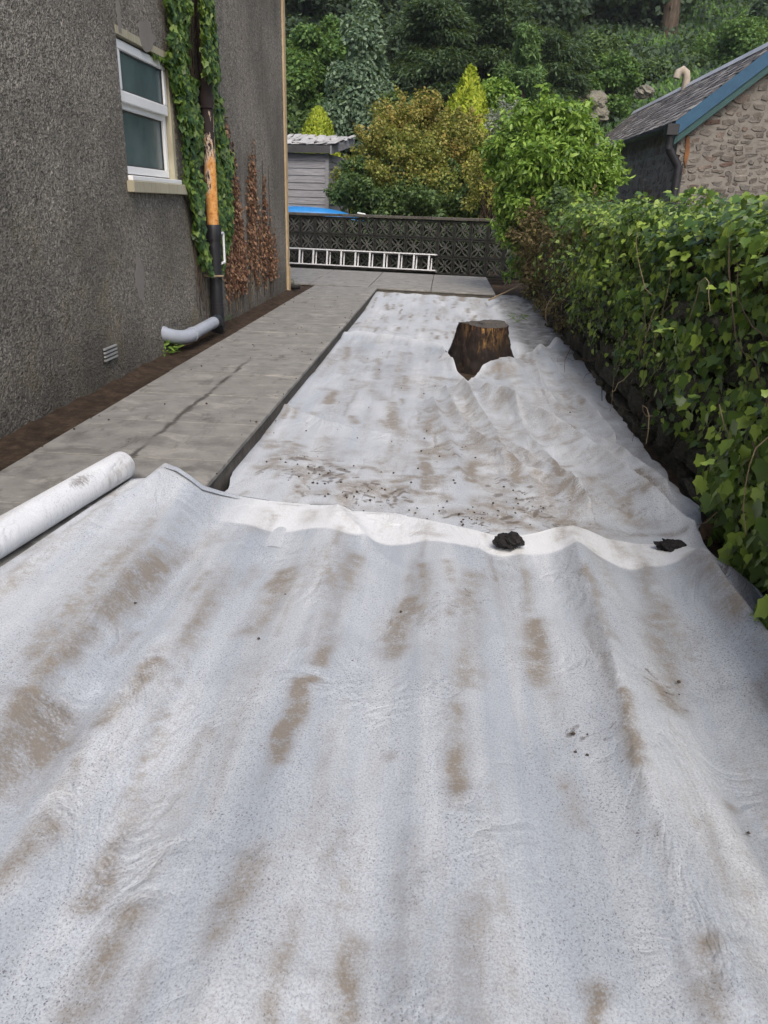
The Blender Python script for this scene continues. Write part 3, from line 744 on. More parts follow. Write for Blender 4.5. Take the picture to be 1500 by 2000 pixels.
def streaks(X, Y, seed, x0, x1, y0, y1, n):
    """faint rows of dirt where the roll rubbed, running along the sheet"""
    rg = random.Random(seed); s = np.zeros(X.size); jx = (X + .03 * fbm(X * 6, Y * 6, 3) + .012 * fbm(X * 25, Y * 25, 2)).ravel(); jy = Y.ravel()
    rows = [x0 + (x1 - x0) * (i + rg.uniform(-.25, .25)) / 20 for i in range(21)]
    for _ in range(n):
        x = rg.choice(rows); y = rg.uniform(y0, y1); L_ = rg.uniform(.04, .42); w_ = rg.uniform(.010, .028); k = rg.uniform(.18, .62); x += .03 * (y - y0) * (x / 1.2)
        m = (np.abs(jx - x) < w_ * 2.5 + .03) & (jy > y - w_ * 2) & (jy < y + L_ + w_ * 2)
        if not m.any(): continue
        d, t, _ = seg_dist(jx[m], jy[m], (x, y), (x + rg.gauss(0, .012), y + L_)); s[m] = np.maximum(s[m], k * np.exp(-(d / w_)**2))
    return (s * np.clip(.9 + 2.6 * fbm(jx * 9, jy * 6, 3), .1, 1.3)).reshape(X.shape)
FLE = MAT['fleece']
def sheet(name, P, Z, label, attrs):
    nv, nu = Z.shape; V = np.stack([P[..., 0], P[..., 1], Z], -1).reshape(-1, 3)
    idx = np.arange(nu * nv).reshape(nv, nu)
    F = np.stack([idx[:-1, :-1], idx[:-1, 1:], idx[1:, 1:], idx[1:, :-1]], -1).reshape(-1, 4)
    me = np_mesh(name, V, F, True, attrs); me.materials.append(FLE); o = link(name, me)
    tag(o, label, 'fabric sheet', 'fleece sheets laid over the ground'); return o
zero = lambda X: np.zeros(X.shape)

# --- back sheet
def back_sheet():
    far = by_axis(pix(dz=.045, pts=[(738, 561), (760, 570), (800, 571), (850, 574), (900, 578), (945, 580), (990, 584), (1040, 588)]), 0, 160)
    left = by_axis(np.vstack([[[-.90, 7.1]], pix([(668, 655), (690, 628), (700, 610), (715, 590), (725, 577), (738, 561)])]), 1, 200)
    right = by_axis(np.vstack([[[1.14, 6.5]], pix([(1110, 672), (1085, 640), (1070, 622), (1062, 605), (1040, 588)])]), 1, 200)
    near = by_axis([left[0], [.05, 7.1], [.10, 6.85], [.56, 6.85], [.62, 6.25], [1.0, 6.4], right[0]], 0, 160)
    left = left + np.stack([.03 * fbm(left[:, 1] * 6, left[:, 1] * 0, 3), 0 * left[:, 1]], 1); left[0] = near[0]; left[-1] = far[0]
    P = coons(near, far, left, right, 160, 200); X, Y = P[..., 0], P[..., 1]
    Z = -.105 + .016 * fbm(X * 4, Y * 1.6, 3) + .005 * np.sin(X * 24 + Y * .4) * ss(.8, .3, X)
    Z += ridge(X, Y, pix([(720, 640), (760, 655), (870, 668), (880, 640)]), .12, .12, .03)
    Z += .06 * ss(.6, 1.15, X) * fbm(X * 6, Y * 3, 4) * 2 + .02 * ss(.9, 1.2, X)
    Z += .10 * np.exp(-(np.hypot(X - .66, Y - 7.1) / .22)**2)
    # hold the sheet down under the middle sheet's far edge
    Z -= .03 * ss(7.6, 7.2, Y)
    Z += .045 * ss(9.0, 11.2, Y)
    L = []
    for x, n in ((757, 3), (790, 3), (830, 4), (862, 3), (897, 3), (930, 3)):
        for k in range(n):
            jx_, jy_, jl = random.uniform(-6, 6), random.uniform(-5, 5), random.uniform(2, 14); L.append((x - k * 3 + jx_, 580 + k * 17 + jy_, x - k * 3 + jx_ + random.uniform(-3, 3), 580 + k * 17 + jy_ + jl, random.uniform(4, 9), random.uniform(.35, 1.1)))
    L += [(700, 640, 790, 655, 10, .45), (845, 645, 875, 655, 10, .6), (690, 640, 720, 630, 9, .4), (930, 590, 950, 620, 12, .5)]
    S = np.maximum(.8 * stains(X, Y, L), 1.8 * streaks(X, Y, 5, -.9, .7, 7.4, 11.5, 130)); Gm = ss(.62, .85, X + .12 * fbm(X * 5, Y * 5)) * ss(12.5, 10.8, Y + .0 * X) * .9
    md = zero(X) + .25 * ss(.5, .9, X) + stains(X, Y, [(840, 650, 870, 658, 12, .6), (700, 645, 790, 657, 8, .5)])
    sheet('fleece_sheet', P, Z, 'farthest white fleece sheet behind the tree stump, spotted with brown marks', dict(stain=S, mud=md, grime=Gm, double=zero(X) + .25))
back_sheet()

# --- middle sheet with the notch round the stump
def mid_sheet():
    farp = [(668, 655), (700, 653), (760, 661), (820, 671), (866, 678), (874, 706), (893, 728), (914, 746), (940, 727), (965, 712), (995, 704), (1030, 690), (1060, 680), (1085, 668), (1110, 668)]
    far = resample(pix(farp), 440)
    left = by_axis(np.vstack([[[-.895, 2.55]], pix([(402, 955), (440, 915), (475, 868), (520, 810), (570, 750), (620, 702), (668, 655)])]), 1, 440)
    right = by_axis(np.vstack([[[1.10, 2.55]], pix([(1368, 1060), (1365, 1000), (1310, 940), (1255, 880), (1215, 820), (1190, 790), (1165, 745), (1130, 700), (1110, 668)])]), 1, 440)
    near = by_axis([left[0], right[0]], 0, 440)
    for e, amp, k in ((left, .035, 7), (right, .045, 6)):
        e[1:-1, 0] += amp * fbm(e[1:-1, 1] * k, e[1:-1, 1] * 0 + 9 * k, 3)
    P = coons(near, far, left, right, 440, 440); X, Y = P[..., 0], P[..., 1]
    Z = -.10 + .020 * fbm(X * 3.2, Y * 1.0, 2) + .005 * fbm(X * 13, Y * 5 + 8, 3)
    Z += .009 * np.abs(np.sin(X * 9.5 + 1.5 * fbm(X, Y * .6) * 6))**.6 * ss(.5, .1, X)
    for pts, wl, wr, h, tp in (
        ([(948, 782), (985, 795), (1100, 860), (1190, 922), (1290, 1005), (1350, 1050)], .05, .10, .055, (1, .75)),
        ([(905, 765), (928, 800), (950, 830), (985, 900), (1060, 965)], .035, .07, .045, (1, .2)),
        ([(995, 790), (1090, 830), (1200, 880), (1300, 960)], .04, .07, .03, (.4, .9)),
        ([(870, 770), (900, 830), (985, 905), (1130, 975)], .035, .06, .030, (.8, .4)),
        ([(845, 790), (880, 870), (900, 930)], .05, .06, .022, (1, .5)),
        ([(1070, 700), (1100, 745), (1150, 800), (1200, 860)], .03, .05, .028, (.6, .8)),
        ([(1040, 700), (1060, 760), (1095, 800)], .04, .06, .03, (1, .3)),
        ([(990, 780), (1030, 860), (1090, 930), (1150, 1000)], .04, .07, .028, (.5, 1)),
        ([(1000, 880), (1100, 950), (1220, 1010)], .03, .05, .022, (1, .5)),
        ([(560, 800), (640, 830), (760, 850)], .06, .08, .012, (1, .3))):
        Z += 2.2 * ridge(X, Y, pix(pts), wl * .5, wr * .75, h, tp, 1.2)
    rg = random.Random(14)
    for _ in range(34):
        x0, y0 = rg.uniform(.0, 1.0), rg.uniform(3.1, 6.6); a = rg.gauss(-.95, .35); L_ = rg.uniform(.25, .8)
        mx, my = x0 + .5 * L_ * math.cos(a) + rg.uniform(-.03, .03), y0 + .5 * L_ * math.sin(a); p_ = [(x0, y0), (mx, my), (x0 + L_ * math.cos(a + .2), y0 + L_ * math.sin(a + .2))]
        Z += ridge(X, Y, p_, rg.uniform(.012, .03), rg.uniform(.02, .05), rg.uniform(.006, .016), (1, .3), 1.15) * ss(-.1, .25, X)
    # diagonal tension wrinkles on the right half
    a_ = (X - .25) * .75 + (Y - 5.6) * .55
    Z += .005 * np.sin(a_ * 26 + 3 * fbm(X * 3, Y * 3) * 4) * ss(.15, .55, X) * ss(6.5, 5.2, Y)
    # slit edges stand up against the stump, far edge lies on the next sheet
    V = np.linspace(0, 1, 440)[:, None]
    d = np.hypot((X - .32) / 1.0, (Y - 6.28) / 1.1)
    Z += .05 * np.exp(-(np.maximum(d - .25, 0) / .10)**2)
    Z += .030 * ss(.93, 1.0, V) * ss(.2, -.1, X) + .022 * ss(.92, 1, V) * ss(.7, .95, X) * (1 + 1.4 * np.sin(X * 30)) + .012 * ss(.97, 1., np.linspace(0, 1, 440)[None, :])
    Z -= .012 * ss(3.25, 2.9, Y)
    L = [(640, 790, 650, 770, 12, .7), (690, 815, 692, 828, 10, .6), (765, 790, 770, 830, 14, .65), (835, 830, 838, 850, 11, .6), (832, 905, 832, 955, 12, .75),
         (920, 905, 925, 940, 18, .7), (1000, 910, 1005, 950, 14, .7), (1090, 920, 1095, 950, 16, .7), (1112, 835, 1122, 862, 11, .9), (1040, 800, 1060, 840, 14, .55),
         (920, 860, 930, 880, 14, .4), (740, 700, 735, 740, 9, .5), (680, 680, 670, 730, 9, .5), (785, 690, 780, 740, 10, .5), (790, 690, 775, 760, 9, .35), (1100, 770, 1120, 800, 10, .5),
         (760, 900, 750, 930, 14, .3), (640, 860, 640, 900, 20, .4), (560, 800, 556, 820, 8, .5), (1165, 940, 1230, 1010, 12, .5), (970, 690, 975, 740, 7, .6), (1020, 690, 1025, 715, 6, .6),
         (1150, 880, 1280, 960, 10, .45), (1240, 930, 1270, 960, 12, .6), (900, 870, 960, 900, 10, .4), (905, 1000, 1000, 1020, 20, .55), (1010, 990, 1120, 1020, 18, .55), (930, 980, 1050, 1035, 20, .5), (1140, 1030, 1330, 1050, 10, .5),
         (880, 800, 900, 850, 14, .5), (940, 760, 950, 800, 10, .4)]
    S = np.maximum(np.clip(1.25 * stains(X, Y, L), 0, 1.1), 1.1 * streaks(X, Y, 9, -.9, 1.1, 3.0, 7.2, 170)); S = np.maximum(S, .75 * stains(X, Y, scatter([(520, 880, 780, 980, 40, .8), (850, 850, 1150, 1020, 50, .8), (860, 740, 1100, 880, 35, .6), (1000, 700, 1250, 950, 40, .5), (650, 680, 800, 760, 30, .5)], 8, 12)))
    Md = stains(X, Y, scatter([(560, 890, 640, 900, 16, .8), (590, 900, 650, 945, 18, 1.0), (660, 950, 770, 975, 13, .95), (500, 885, 560, 890, 10, .55), (690, 960, 700, 985, 10, .8),
                       (880, 1000, 960, 1030, 16, .95), (960, 945, 1000, 975, 15, .9), (990, 980, 1100, 1015, 14, .85), (850, 880, 900, 895, 10, .75), (905, 855, 960, 870, 12, .6), (480, 910, 500, 920, 10, .6),
                       (1060, 1005, 1200, 1040, 8, .7), (630, 780, 650, 790, 10, .6), (890, 800, 910, 850, 12, .55), (1040, 820, 1070, 850, 10, .5), (620, 860, 660, 870, 10, .6), (740, 965, 780, 975, 12, .8), (930, 1030, 980, 1040, 10, .9), (600, 860, 1200, 1000, 40, .5), (700, 760, 1000, 900, 40, .45), (1000, 940, 1300, 1040, 22, .6), (470, 900, 640, 960, 14, .7), (820, 720, 900, 800, 14, .6), (1000, 760, 1130, 840, 14, .5)], 4, 12), 1.15)
    Md = np.maximum(Md * 1.2, .2)
    sheet('fleece_sheet', P, Z, 'middle white fleece sheet slit round the tree stump, muddy and wrinkled', dict(stain=S, mud=Md, grime=ss(.95, 1.2, X) * .35, double=zero(X) + .3 * (1 - V) + .5 * ss(.95, 1, V)))
mid_sheet()

# --- front sheet, running up over the path to the roll
ROLL_R = .058
RA, RB = gz(0, 1092), gz(246, 937)              # contact line of the roll on the path
rd_ = (RB - RA) / np.linalg.norm(RB - RA)
def front_sheet():
    NU, NV = 420, 420
    farp = [(252, 940), (275, 938), (292, 925), (318, 912), (345, 920), (372, 938), (395, 956), (430, 966), (470, 975), (520, 982), (565, 986), (615, 990), (640, 990), (660, 988), (690, 1001), (735, 1003),
            (770, 1004), (830, 1016), (870, 1024), (935, 1037), (970, 1046), (1020, 1046), (1050, 1040), (1085, 1030), (1120, 1026), (1150, 1036), (1185, 1052), (1240, 1062), (1300, 1064), (1345, 1066), (1375, 1080), (1430, 1108), (1470, 1142), (1498, 1185)]
    fz = np.array([.012, .015, .06, .085, .08, .05, .02, .015, .012, .012, .010, .014, .018, .035, .02, .012, .012, .010, .012, .015, .012, .02, .035, .05, .052, .035, .02, .015, .02, .045, .07, .09, .10, .11])
    fp = np.array([gz(a, b, float(base_z(*G(a, b)[:2])) + h) for (a, b), h in zip(farp, fz)])
    fr = resample(fp, NU)
    far = fr[:, :2]; farz = fr[:, 2]
    # left edge comes off the underside of the roll
    l0 = RA - rd_ * 3.0 + np.array([.06, 0, 0]); l1 = fp[0]
    left = resample(np.array([[l0[0], l0[1]], [RA[0] + .05, RA[1]], [RB[0] - .02 * rd_[0] + .03, RB[1]], [l1[0], l1[1]]]), NV)
    right = resample(np.array([[1.30, -.45], [1.26, .8], [1.22, 1.6], [fp[-1][0], fp[-1][1]]]), NV)
    near = resample(np.array([left[0], [0, -.5], right[0]]), NU)
    P = coons(near, far, left, right, NU, NV); X, Y = P[..., 0], P[..., 1]
    V = np.linspace(0, 1, NV)[:, None]; U = np.linspace(0, 1, NU)[None, :]
    Z = base_z(X, Y) + .012
    # long soft swells running away from the camera
    xx = X + .10 * fbm(X * .9 + 3, Y * .7, 3) - .05 * (Y - 1.5) * X
    Z += .020 * np.sin(xx * 15.5 + .5 + 2.5 * fbm(X * 1.5, Y * .9, 2)) * ss(-1.1, -.5, X) + .026 * fbm(xx * 5, Y * .5, 3) + .010 * fbm(X * 11, Y * 1.6, 3) + .003 * fbm(X * 34, Y * 18, 3)
    Q = lambda pts: np.array([gz(a, b, float(base_z(*G(a, b)[:2])) + .03)[:2] for a, b in pts])
    for pts, wl, wr, h, tp in (
        ([(1110, 1030), (1140, 1150), (1190, 1290), (1222, 1430), (1248, 1530), (1300, 1650), (1375, 1790), (1450, 1960)], .10, .04, .046, (.95, .45)),
        ([(1340, 1068), (1395, 1170), (1460, 1255), (1530, 1340)], .11, .05, .085, (1, .9)),
        ([(935, 1045), (950, 1130), (985, 1240), (1040, 1350), (1090, 1450)], .045, .09, .024, (1, .3)),
        ([(660, 990), (700, 1030), (745, 1075), (800, 1110)], .035, .03, .032, (1, .1)),
        ([(335, 925), (270, 970), (150, 1035), (0, 1120), (-200, 1230)], .07, .05, .045, (1.3, .7)),
        ([(1250, 1062), (1290, 1160), (1330, 1280)], .07, .06, .020, (1, .4)),
        ([(1010, 1060), (1040, 1150), (1075, 1260)], .05, .05, .014, (1, .3)),
        ([(560, 1500), (520, 1700), (470, 2000)], .10, .10, .014, (.4, 1)),
        ([(820, 1300), (810, 1600), (800, 2000)], .09, .09, .015, (.4, 1)),
        ([(690, 1250), (640, 1500), (590, 1900)], .07, .08, .016, (.4, 1)),
        ([(1080, 1480), (1130, 1700), (1180, 1950)], .07, .08, .020, (.4, 1)),
        ([(300, 1250), (180, 1450), (40, 1700)], .08, .08, .018, (.5, 1)),
        ([(1000, 1500), (1010, 1700), (1030, 2000)], .06, .08, .012, (.4, 1)),
        ([(1300, 1400), (1390, 1560), (1500, 1750)], .06, .06, .024, (.4, 1)),
        ([(430, 1080), (330, 1180), (200, 1320)], .07, .07, .012, (.5, 1))):
        Z += 1.3 * ridge(X, Y, Q(pts), wl * .9, wr * .9, h, tp, 1.25)
    # the right margin dips into the gap and turns up against the wall
    Z -= .05 * np.exp(-((X - 1.04) / .09)**2) * ss(1.2, 2.0, Y) * ss(2.9, 2.5, Y)
    # far edge follows the pixels' heights, left edge lies on the path beside the roll
    k = ss(.90, 1.0, V); Z = Z * (1 - k) + farz[None, :] * k + 0
    k2 = ss(.06, 0.0, U); Z = Z * (1 - k2) + (.008) * k2
    Z = np.maximum(Z, np.where((X < -.93) & (Y < 3.7), .004, -.125))
    L = [(60, 1290, 170, 1190, 22, .5), (5, 1530, 90, 1400, 55, .85), (190, 1190, 310, 1110, 32, .6), (80, 1320, 170, 1220, 22, .6), (200, 1445, 310, 1310, 20, .75), (370, 1260, 450, 1130, 22, .45), (310, 1290, 400, 1250, 18, .35),
         (490, 1230, 560, 1120, 26, .75), (545, 1505, 595, 1355, 19, .9), (600, 1350, 622, 1344, 13, .7), (665, 1170, 625, 1305, 20, .55), (690, 1100, 660, 1170, 20, .55), (770, 1275, 800, 1180, 26, .65), (800, 1165, 810, 1110, 14, .35),
         (905, 1185, 925, 1140, 26, .55), (922, 1190, 914, 1350, 24, .6), (900, 1400, 896, 1560, 20, .8), (1030, 1120, 1035, 1190, 12, .45), (1040, 1220, 1052, 1330, 26, .9), (1140, 1150, 1195, 1290, 13, .6), (1215, 1400, 1245, 1540, 13, .75),
         (1275, 1170, 1300, 1340, 26, .6), (1285, 1350, 1310, 1385, 30, 1.0), (1345, 1120, 1440, 1260, 22, .55), (430, 1850, 505, 1725, 32, .65), (680, 2020, 690, 1860, 23, .85), (905, 1890, 925, 1800, 30, .65), (895, 1990, 905, 1900, 42, .55),
         (1160, 2020, 1160, 1955, 20, .8), (1375, 2000, 1360, 1860, 24, .75), (160, 1770, 290, 1560, 20, .65), (160, 1960, 240, 1800, 38, .65), (0, 1740, 90, 1650, 28, .5), (420, 1050, 330, 1110, 15, .35), (520, 1000, 500, 1040, 18, .35),
         (1170, 1045, 1220, 1085, 18, .55), (860, 1060, 812, 1050, 15, .35), (605, 1010, 610, 1030, 18, .4), (330, 940, 200, 1000, 16, .55), (100, 1050, 0, 1110, 14, .35), (1120, 1040, 1110, 1070, 20, .4), (750, 1480, 757, 1490, 12, .45), (1100, 1535, 1102, 1540, 12, .5),
         (410, 1430, 412, 1437, 14, .4), (1430, 1580, 1432, 1590, 12, .6), (1480, 1370, 1495, 1400, 25, .5), (280, 1560, 380, 1470, 12, .3), (830, 1140, 800, 1180, 12, .3), (1250, 1100, 1262, 1165, 12, .5), (60, 1140, 0, 1170, 18, .35),
         (1440, 1750, 1500, 1850, 16, .3), (500, 1110, 470, 1150, 16, .35)]
    S = np.maximum(np.clip(1.05 * stains(X, Y, L), 0, 1.0), streaks(X, Y, 3, -1.3, 1.2, -.3, 3.1, 120))
    Md = 1.15 * stains(X, Y, scatter([(1100, 1440, 1110, 1450, 8, .85), (1135, 1440, 1165, 1465, 13, .85), (1265, 1335, 1280, 1340, 14, .8), (1285, 1365, 1310, 1390, 18, .8), (1178, 1525, 1182, 1528, 6, .9), (1210, 1524, 1214, 1527, 5, .9), (1410, 1620, 1450, 1650, 14, .75),
                       (1445, 1690, 1455, 1700, 5, .95), (1405, 1150, 1425, 1160, 18, .9), (900, 1180, 935, 1200, 14, .7), (830, 1140, 840, 1150, 8, .7), (860, 1170, 866, 1180, 6, .7), (990, 1080, 1020, 1085, 10, .6), (325, 940, 345, 960, 8, .7), (370, 1010, 380, 1020, 6, .6), (300, 960, 330, 1000, 10, .6), (480, 1010, 560, 1030, 10, .5), (900, 1020, 960, 1050, 10, .5)], 5, 9), 1.1)
    hem = np.array([gz(a, b, -.08)[:2] for a, b in [(-200, 1010), (300, 1010), (560, 1030), (650, 1040), (740, 1052), (850, 1065), (960, 1074), (1100, 1085), (1210, 1102), (1350, 1110), (1500, 1130)]])
    hy = np.interp(X, hem[:, 0], hem[:, 1]); dbl = ss(-.012, .012, Y - hy + .03 * fbm(X * 8, Y * 0, 2)) * ss(-.9, -.7, X)
    sheet('fleece_sheet', P, Z, 'nearest white fleece sheet, large and folded, filling the foreground', dict(stain=S, mud=Md, grime=.3 * ss(.95, 1.15, X) * ss(1.5, 2.2, Y), double=dbl * .95 + .35 * ss(-.95, -1.1, X)))
front_sheet()

# --- roll of fleece
def fleece_roll():
    L = np.linalg.norm(RB - RA); t0, t1 = -3.0, L; n = 90; k = 48
    up = np.array([0, 0, 1.0]); sd = np.cross(rd_, up); V = []; st = []; md = []
    for i in range(n + 6):
        s_ = t0 + (t1 - t0) * min(i, n - 1) / (n - 1)
        r = ROLL_R * (1 + .03 * fbm(s_ * 3, 7, 2))
        if i >= n: r *= (.97, .90, .72, .5, .25, .02)[i - n]; s_ += (.006, .010, .012, .0, -.01, -.02)[i - n]
        for j in range(k):
            a = 2 * math.pi * j / k; rr = r * (1 + .015 * math.cos(3 * a + s_ * 2) + (.03 if abs(a - 5.2) < .12 else 0))
            V.append(RA + rd_ * s_ + up * (ROLL_R + .003 + rr * math.sin(a)) + sd * (rr * math.cos(a) - .012))
            top = max(0, math.sin(a + .5)); st.append(1.3 * top**3 * max(0, float(vnoise(s_ * 2.3, a) - .35)) * 1.6); md.append(1.0 * top**3 * math.exp(-((s_ - L * .58) / .12)**2))
    N = n + 6; idx = np.arange(N * k).reshape(N, k); nx = np.roll(idx, -1, 1)
    F = np.stack([idx[:-1], nx[:-1], nx[1:], idx[1:]], -1).reshape(-1, 4)
    me = np_mesh('fleece_roll', np.array(V), F, True, dict(stain=st, mud=md, grime=np.zeros(len(V)), double=np.ones(len(V)))); me.materials.append(FLE)
    tag(link('fleece_roll', me), 'rolled up white fleece lying on the paved path', 'fabric roll')
fleece_roll()

# soil crumbs on the fleece
def crumbs():
    V, F = [], []
    rg = random.Random(5)
    spots = [(600, 920, 60, 25, 26), (720, 965, 60, 20, 22), (920, 1010, 70, 25, 28), (1010, 985, 80, 25, 24), (860, 880, 50, 20, 12), (800, 850, 300, 160, 60), (1150, 1460, 40, 25, 10), (1420, 1640, 30, 30, 7), (1412, 1160, 22, 20, 12), (1290, 1360, 40, 25, 8), (600, 1200, 450, 120, 14), (960, 870, 30, 10, 10)]
    for cx, cy, sx, sy, n in spots:
        for _ in range(n):
            px = cx + rg.gauss(0, .6) * sx; py = cy + rg.gauss(0, .6) * sy
            q = G(px, py, .012)
            r = rg.uniform(.0025, .007); b = len(V); a = rg.uniform(0, 3)
            for dx, dy, dz in ((1, 0, 0), (0, 1, 0), (-1, 0, 0), (0, -1, 0), (0, 0, .8), (0, 0, -.8)):
                ca, sa = math.cos(a), math.sin(a); kx = 1.5 if rg.random() < .3 else 1
                V.append((q[0] + (dx*ca*kx - dy*sa) * r, q[1] + (dx*sa*kx + dy*ca) * r, q[2] + dz * r))
            for t in ((0, 1, 4), (1, 2, 4), (2, 3, 4), (3, 0, 4), (1, 0, 5), (2, 1, 5), (3, 2, 5), (0, 3, 5)): F.append(tuple(b + i for i in t))
    for _ in range(110):
        q = np.array([rg.uniform(-1.8, -.94), rg.uniform(2.4, 10.5), .006]); q[0] += (-1) ** rg.randrange(2) * 0
        if rg.random() < .5: q[0] = rg.choice((-1.81, -.93)) + rg.gauss(0, .03) * (1 if rg.random() < .5 else 2)
        if q[0] > -.925 or q[0] < -1.815: continue
        r = rg.uniform(.002, .007); b = len(V)
        for dx, dy, dz in ((1, 0, 0), (0, 1, 0), (-1, 0, 0), (0, -1, 0), (0, 0, .8), (0, 0, -.8)): V.append((q[0] + dx * r * rg.uniform(.6, 1.6), q[1] + dy * r * rg.uniform(.6, 1.6), q[2] + dz * r))
        for t in ((0, 1, 4), (1, 2, 4), (2, 3, 4), (3, 0, 4), (1, 0, 5), (2, 1, 5), (3, 2, 5), (0, 3, 5)): F.append(tuple(b + i for i in t))
    me = np_mesh('soil_crumbs', np.array(V), np.array(F)); me.materials.append(MAT['twig'])
    tag(link('soil_crumbs', me), 'dark soil crumbs scattered over the white fleece and path', 'soil', kind='stuff')
crumbs()

# clods holding the sheet down
p = gz(992, 1062, -.07); o = link('clod', lump('clod', (.050, .036, .030), MAT['charcoal'], 11, sub=5, amp=.55, fq=3.2)); o.location = p + np.array([0, 0, .012])
tag(o, 'crumbly black clod weighing down the fleece edge, further from the ivy', 'clod')
p = gz(1306, 1072, -.075)
mb = MB(); mb.prism([(-.055, .03, .012), (-.028, -.035, 0), (.045, -.03, .0), (.052, .028, .012), (.02, .03, .014)], (0, .004, .024))
o = link('clod', lump('clod', (.05, .032, .022), MAT['charcoal'], 15, sub=5, amp=.55, fq=2.6)); o.location = p + np.array([0, 0, .012]); o.rotation_euler = (0, 0, .15)
tag(o, 'flat black clod weighing down the fleece corner near the ivy wall', 'clod')

# ------------------------------------------------------------------ stump
def stump():
    c = np.array([.315, 6.42]); n, m = 72, 26; V = []; H0, H1 = -.16, .205
    for i in range(m):
        t = i / (m - 1); z = H0 + (H1 - H0) * t
        for k in range(n):
            a = 2 * math.pi * k / n; r = .196 + .085 * (1 - t)**1.5
            r *= 1 + .07 * math.sin(3 * a + 1) + .05 * math.sin(5 * a + 2.2) * (1 - t * .5) + .26 * float(fbm(math.cos(a) * 5 + 9, math.sin(a) * 5 + t * 1.4, 4)) + .20 * float(fbm(math.cos(a) * 14, math.sin(a) * 14 + t * 6, 3)) + .10 * (1 - t) * max(0, -math.cos(a + .5))
            V.append((r * math.cos(a) + .02 * t, r * math.sin(a), z + (.014 * math.sin(a * 2) + .02 * float(fbm(math.cos(a) * 3, math.sin(a) * 3, 3)) if i == m - 1 else 0)))
    F = [(i*n + k, i*n + (k+1) % n, (i+1)*n + (k+1) % n, (i+1)*n + k) for i in range(m - 1) for k in range(n)]
    b = len(V)
    for s_ in (.85, .5, .1):
        for k in range(n):
            x, y, z = V[(m - 1)*n + k]; V.append((x*s_, y*s_, H1 + (z - H1) * s_ * .5 + .003 * math.sin(k * 1.7)))
    r0 = (m - 1) * n
    for j in range(3):
        r1 = b + j * n
        F += [(r0 + k, r0 + (k+1) % n, r1 + (k+1) % n, r1 + k) for k in range(n)]; r0 = r1
    nb = len(F)
    root = empty('tree_stump', (c[0], c[1], 0)); tag(root, 'sawn tree stump with split bark standing through the fleece', 'tree stump')
    side = [f for f in F if max(f) < m * n]; top = [f for f in F if max(f) >= m * n]
    me = bpy.data.meshes.new('trunk'); me.from_pydata(V, [], side); me.materials.append(MAT['stump']); me.shade_smooth(); link('trunk', me, root)
    kk = NB('sawn_top'); pp = kk.coord(); ff = kk.noise(pp, 30, 5, .7)
    mt = kk.done(kk.ramp(ff, [(.3, (.03, .027, .024)), (.6, (.075, .066, .056)), (.8, (.15, .125, .095))]), .9, kk.bump(ff, .6, .01))
    me = bpy.data.meshes.new('sawn_top'); me.from_pydata(V, [], top); me.materials.append(mt); link('sawn_top', me, root)
stump()

# ------------------------------------------------------------------ screen block wall
wa = np.array([-3.55, 15.31]); wb = np.array([1.30, 13.82]); wang = math.atan2(wb[1]-wa[1], wb[0]-wa[0])
swall = empty('screen_wall', (wa[0], wa[1], -.06), wang); tag(swall, 'dark pierced concrete block garden wall behind the ladder', 'wall')
def screen_block():
    s, d, b = .288, .09, .026; mb = MB()
    mb.box(0, 0, 0, s, d, b); mb.box(0, 0, s - b, s, d, s); mb.box(0, .001, b, b, d - .001, s - b); mb.box(s - b, .001, b, s, d - .001, s - b)
    c = s / 2
    for ex, ey in ((1, 1), (1, -1), (-1, 1), (-1, -1)):
        for side in (1, -1):
            pts = []
            for i in range(7):
                t = i / 6; L = (c - b * .5) * 1.0
                x = t * L; y = t * L; bul = side * math.sin(math.pi * t) * .036
                x += bul * .707; y -= bul * .707
                pts.append((c + ex * x, c + ey * y))
            for i in range(6):
                (x0, y0), (x1, y1) = pts[i], pts[i+1]; tx, ty = x1 - x0, y1 - y0; L = math.hypot(tx, ty); nx, ny = -ty / L * .0095, tx / L * .0095
                mb.prism([(x0 + nx, .012, y0 + ny), (x1 + nx, .012, y1 + ny), (x1 - nx, .012, y1 - ny), (x0 - nx, .012, y0 - ny)], (0, .066, 0))
    mb.box(c - .02, .014, c - .02, c + .02, .076, c + .02)
    me = mb.mesh('block', MAT['screen']); me.materials.append(MAT['screenframe']); mi = np.zeros(len(me.polygons), dtype=np.int32); mi[:24] = 1; me.polygons.foreach_set('material_index', mi); return me
sbm = screen_block(); ncol = 17
for i in range(ncol):
    for j in range(3):
        o = link('block', sbm, swall); o.location = (i * .2975, random.uniform(-.004, .004), .03 + j * .2975)
mj = MB()
for j in range(4): mj.box(0, .01, .0215 + j * .2975 - (.021 if j == 0 else 0), ncol * .2975, .08, .0293 + j * .2975 - (0 if j < 3 else .002))
for i in range(ncol + 1): mj.box(i * .2975 - .0088, .0115, .0, i * .2975 - .0008, .0785, .92)
mj.build('mortar_joints', MAT['screenframe'], swall)
for i in range(6):
    MB().box(i * .86 + .002, -.03, .9255, i * .86 + .857, .12, .972, jit=.003).build('coping_stone', MAT['bed'], swall, bevel=.006)

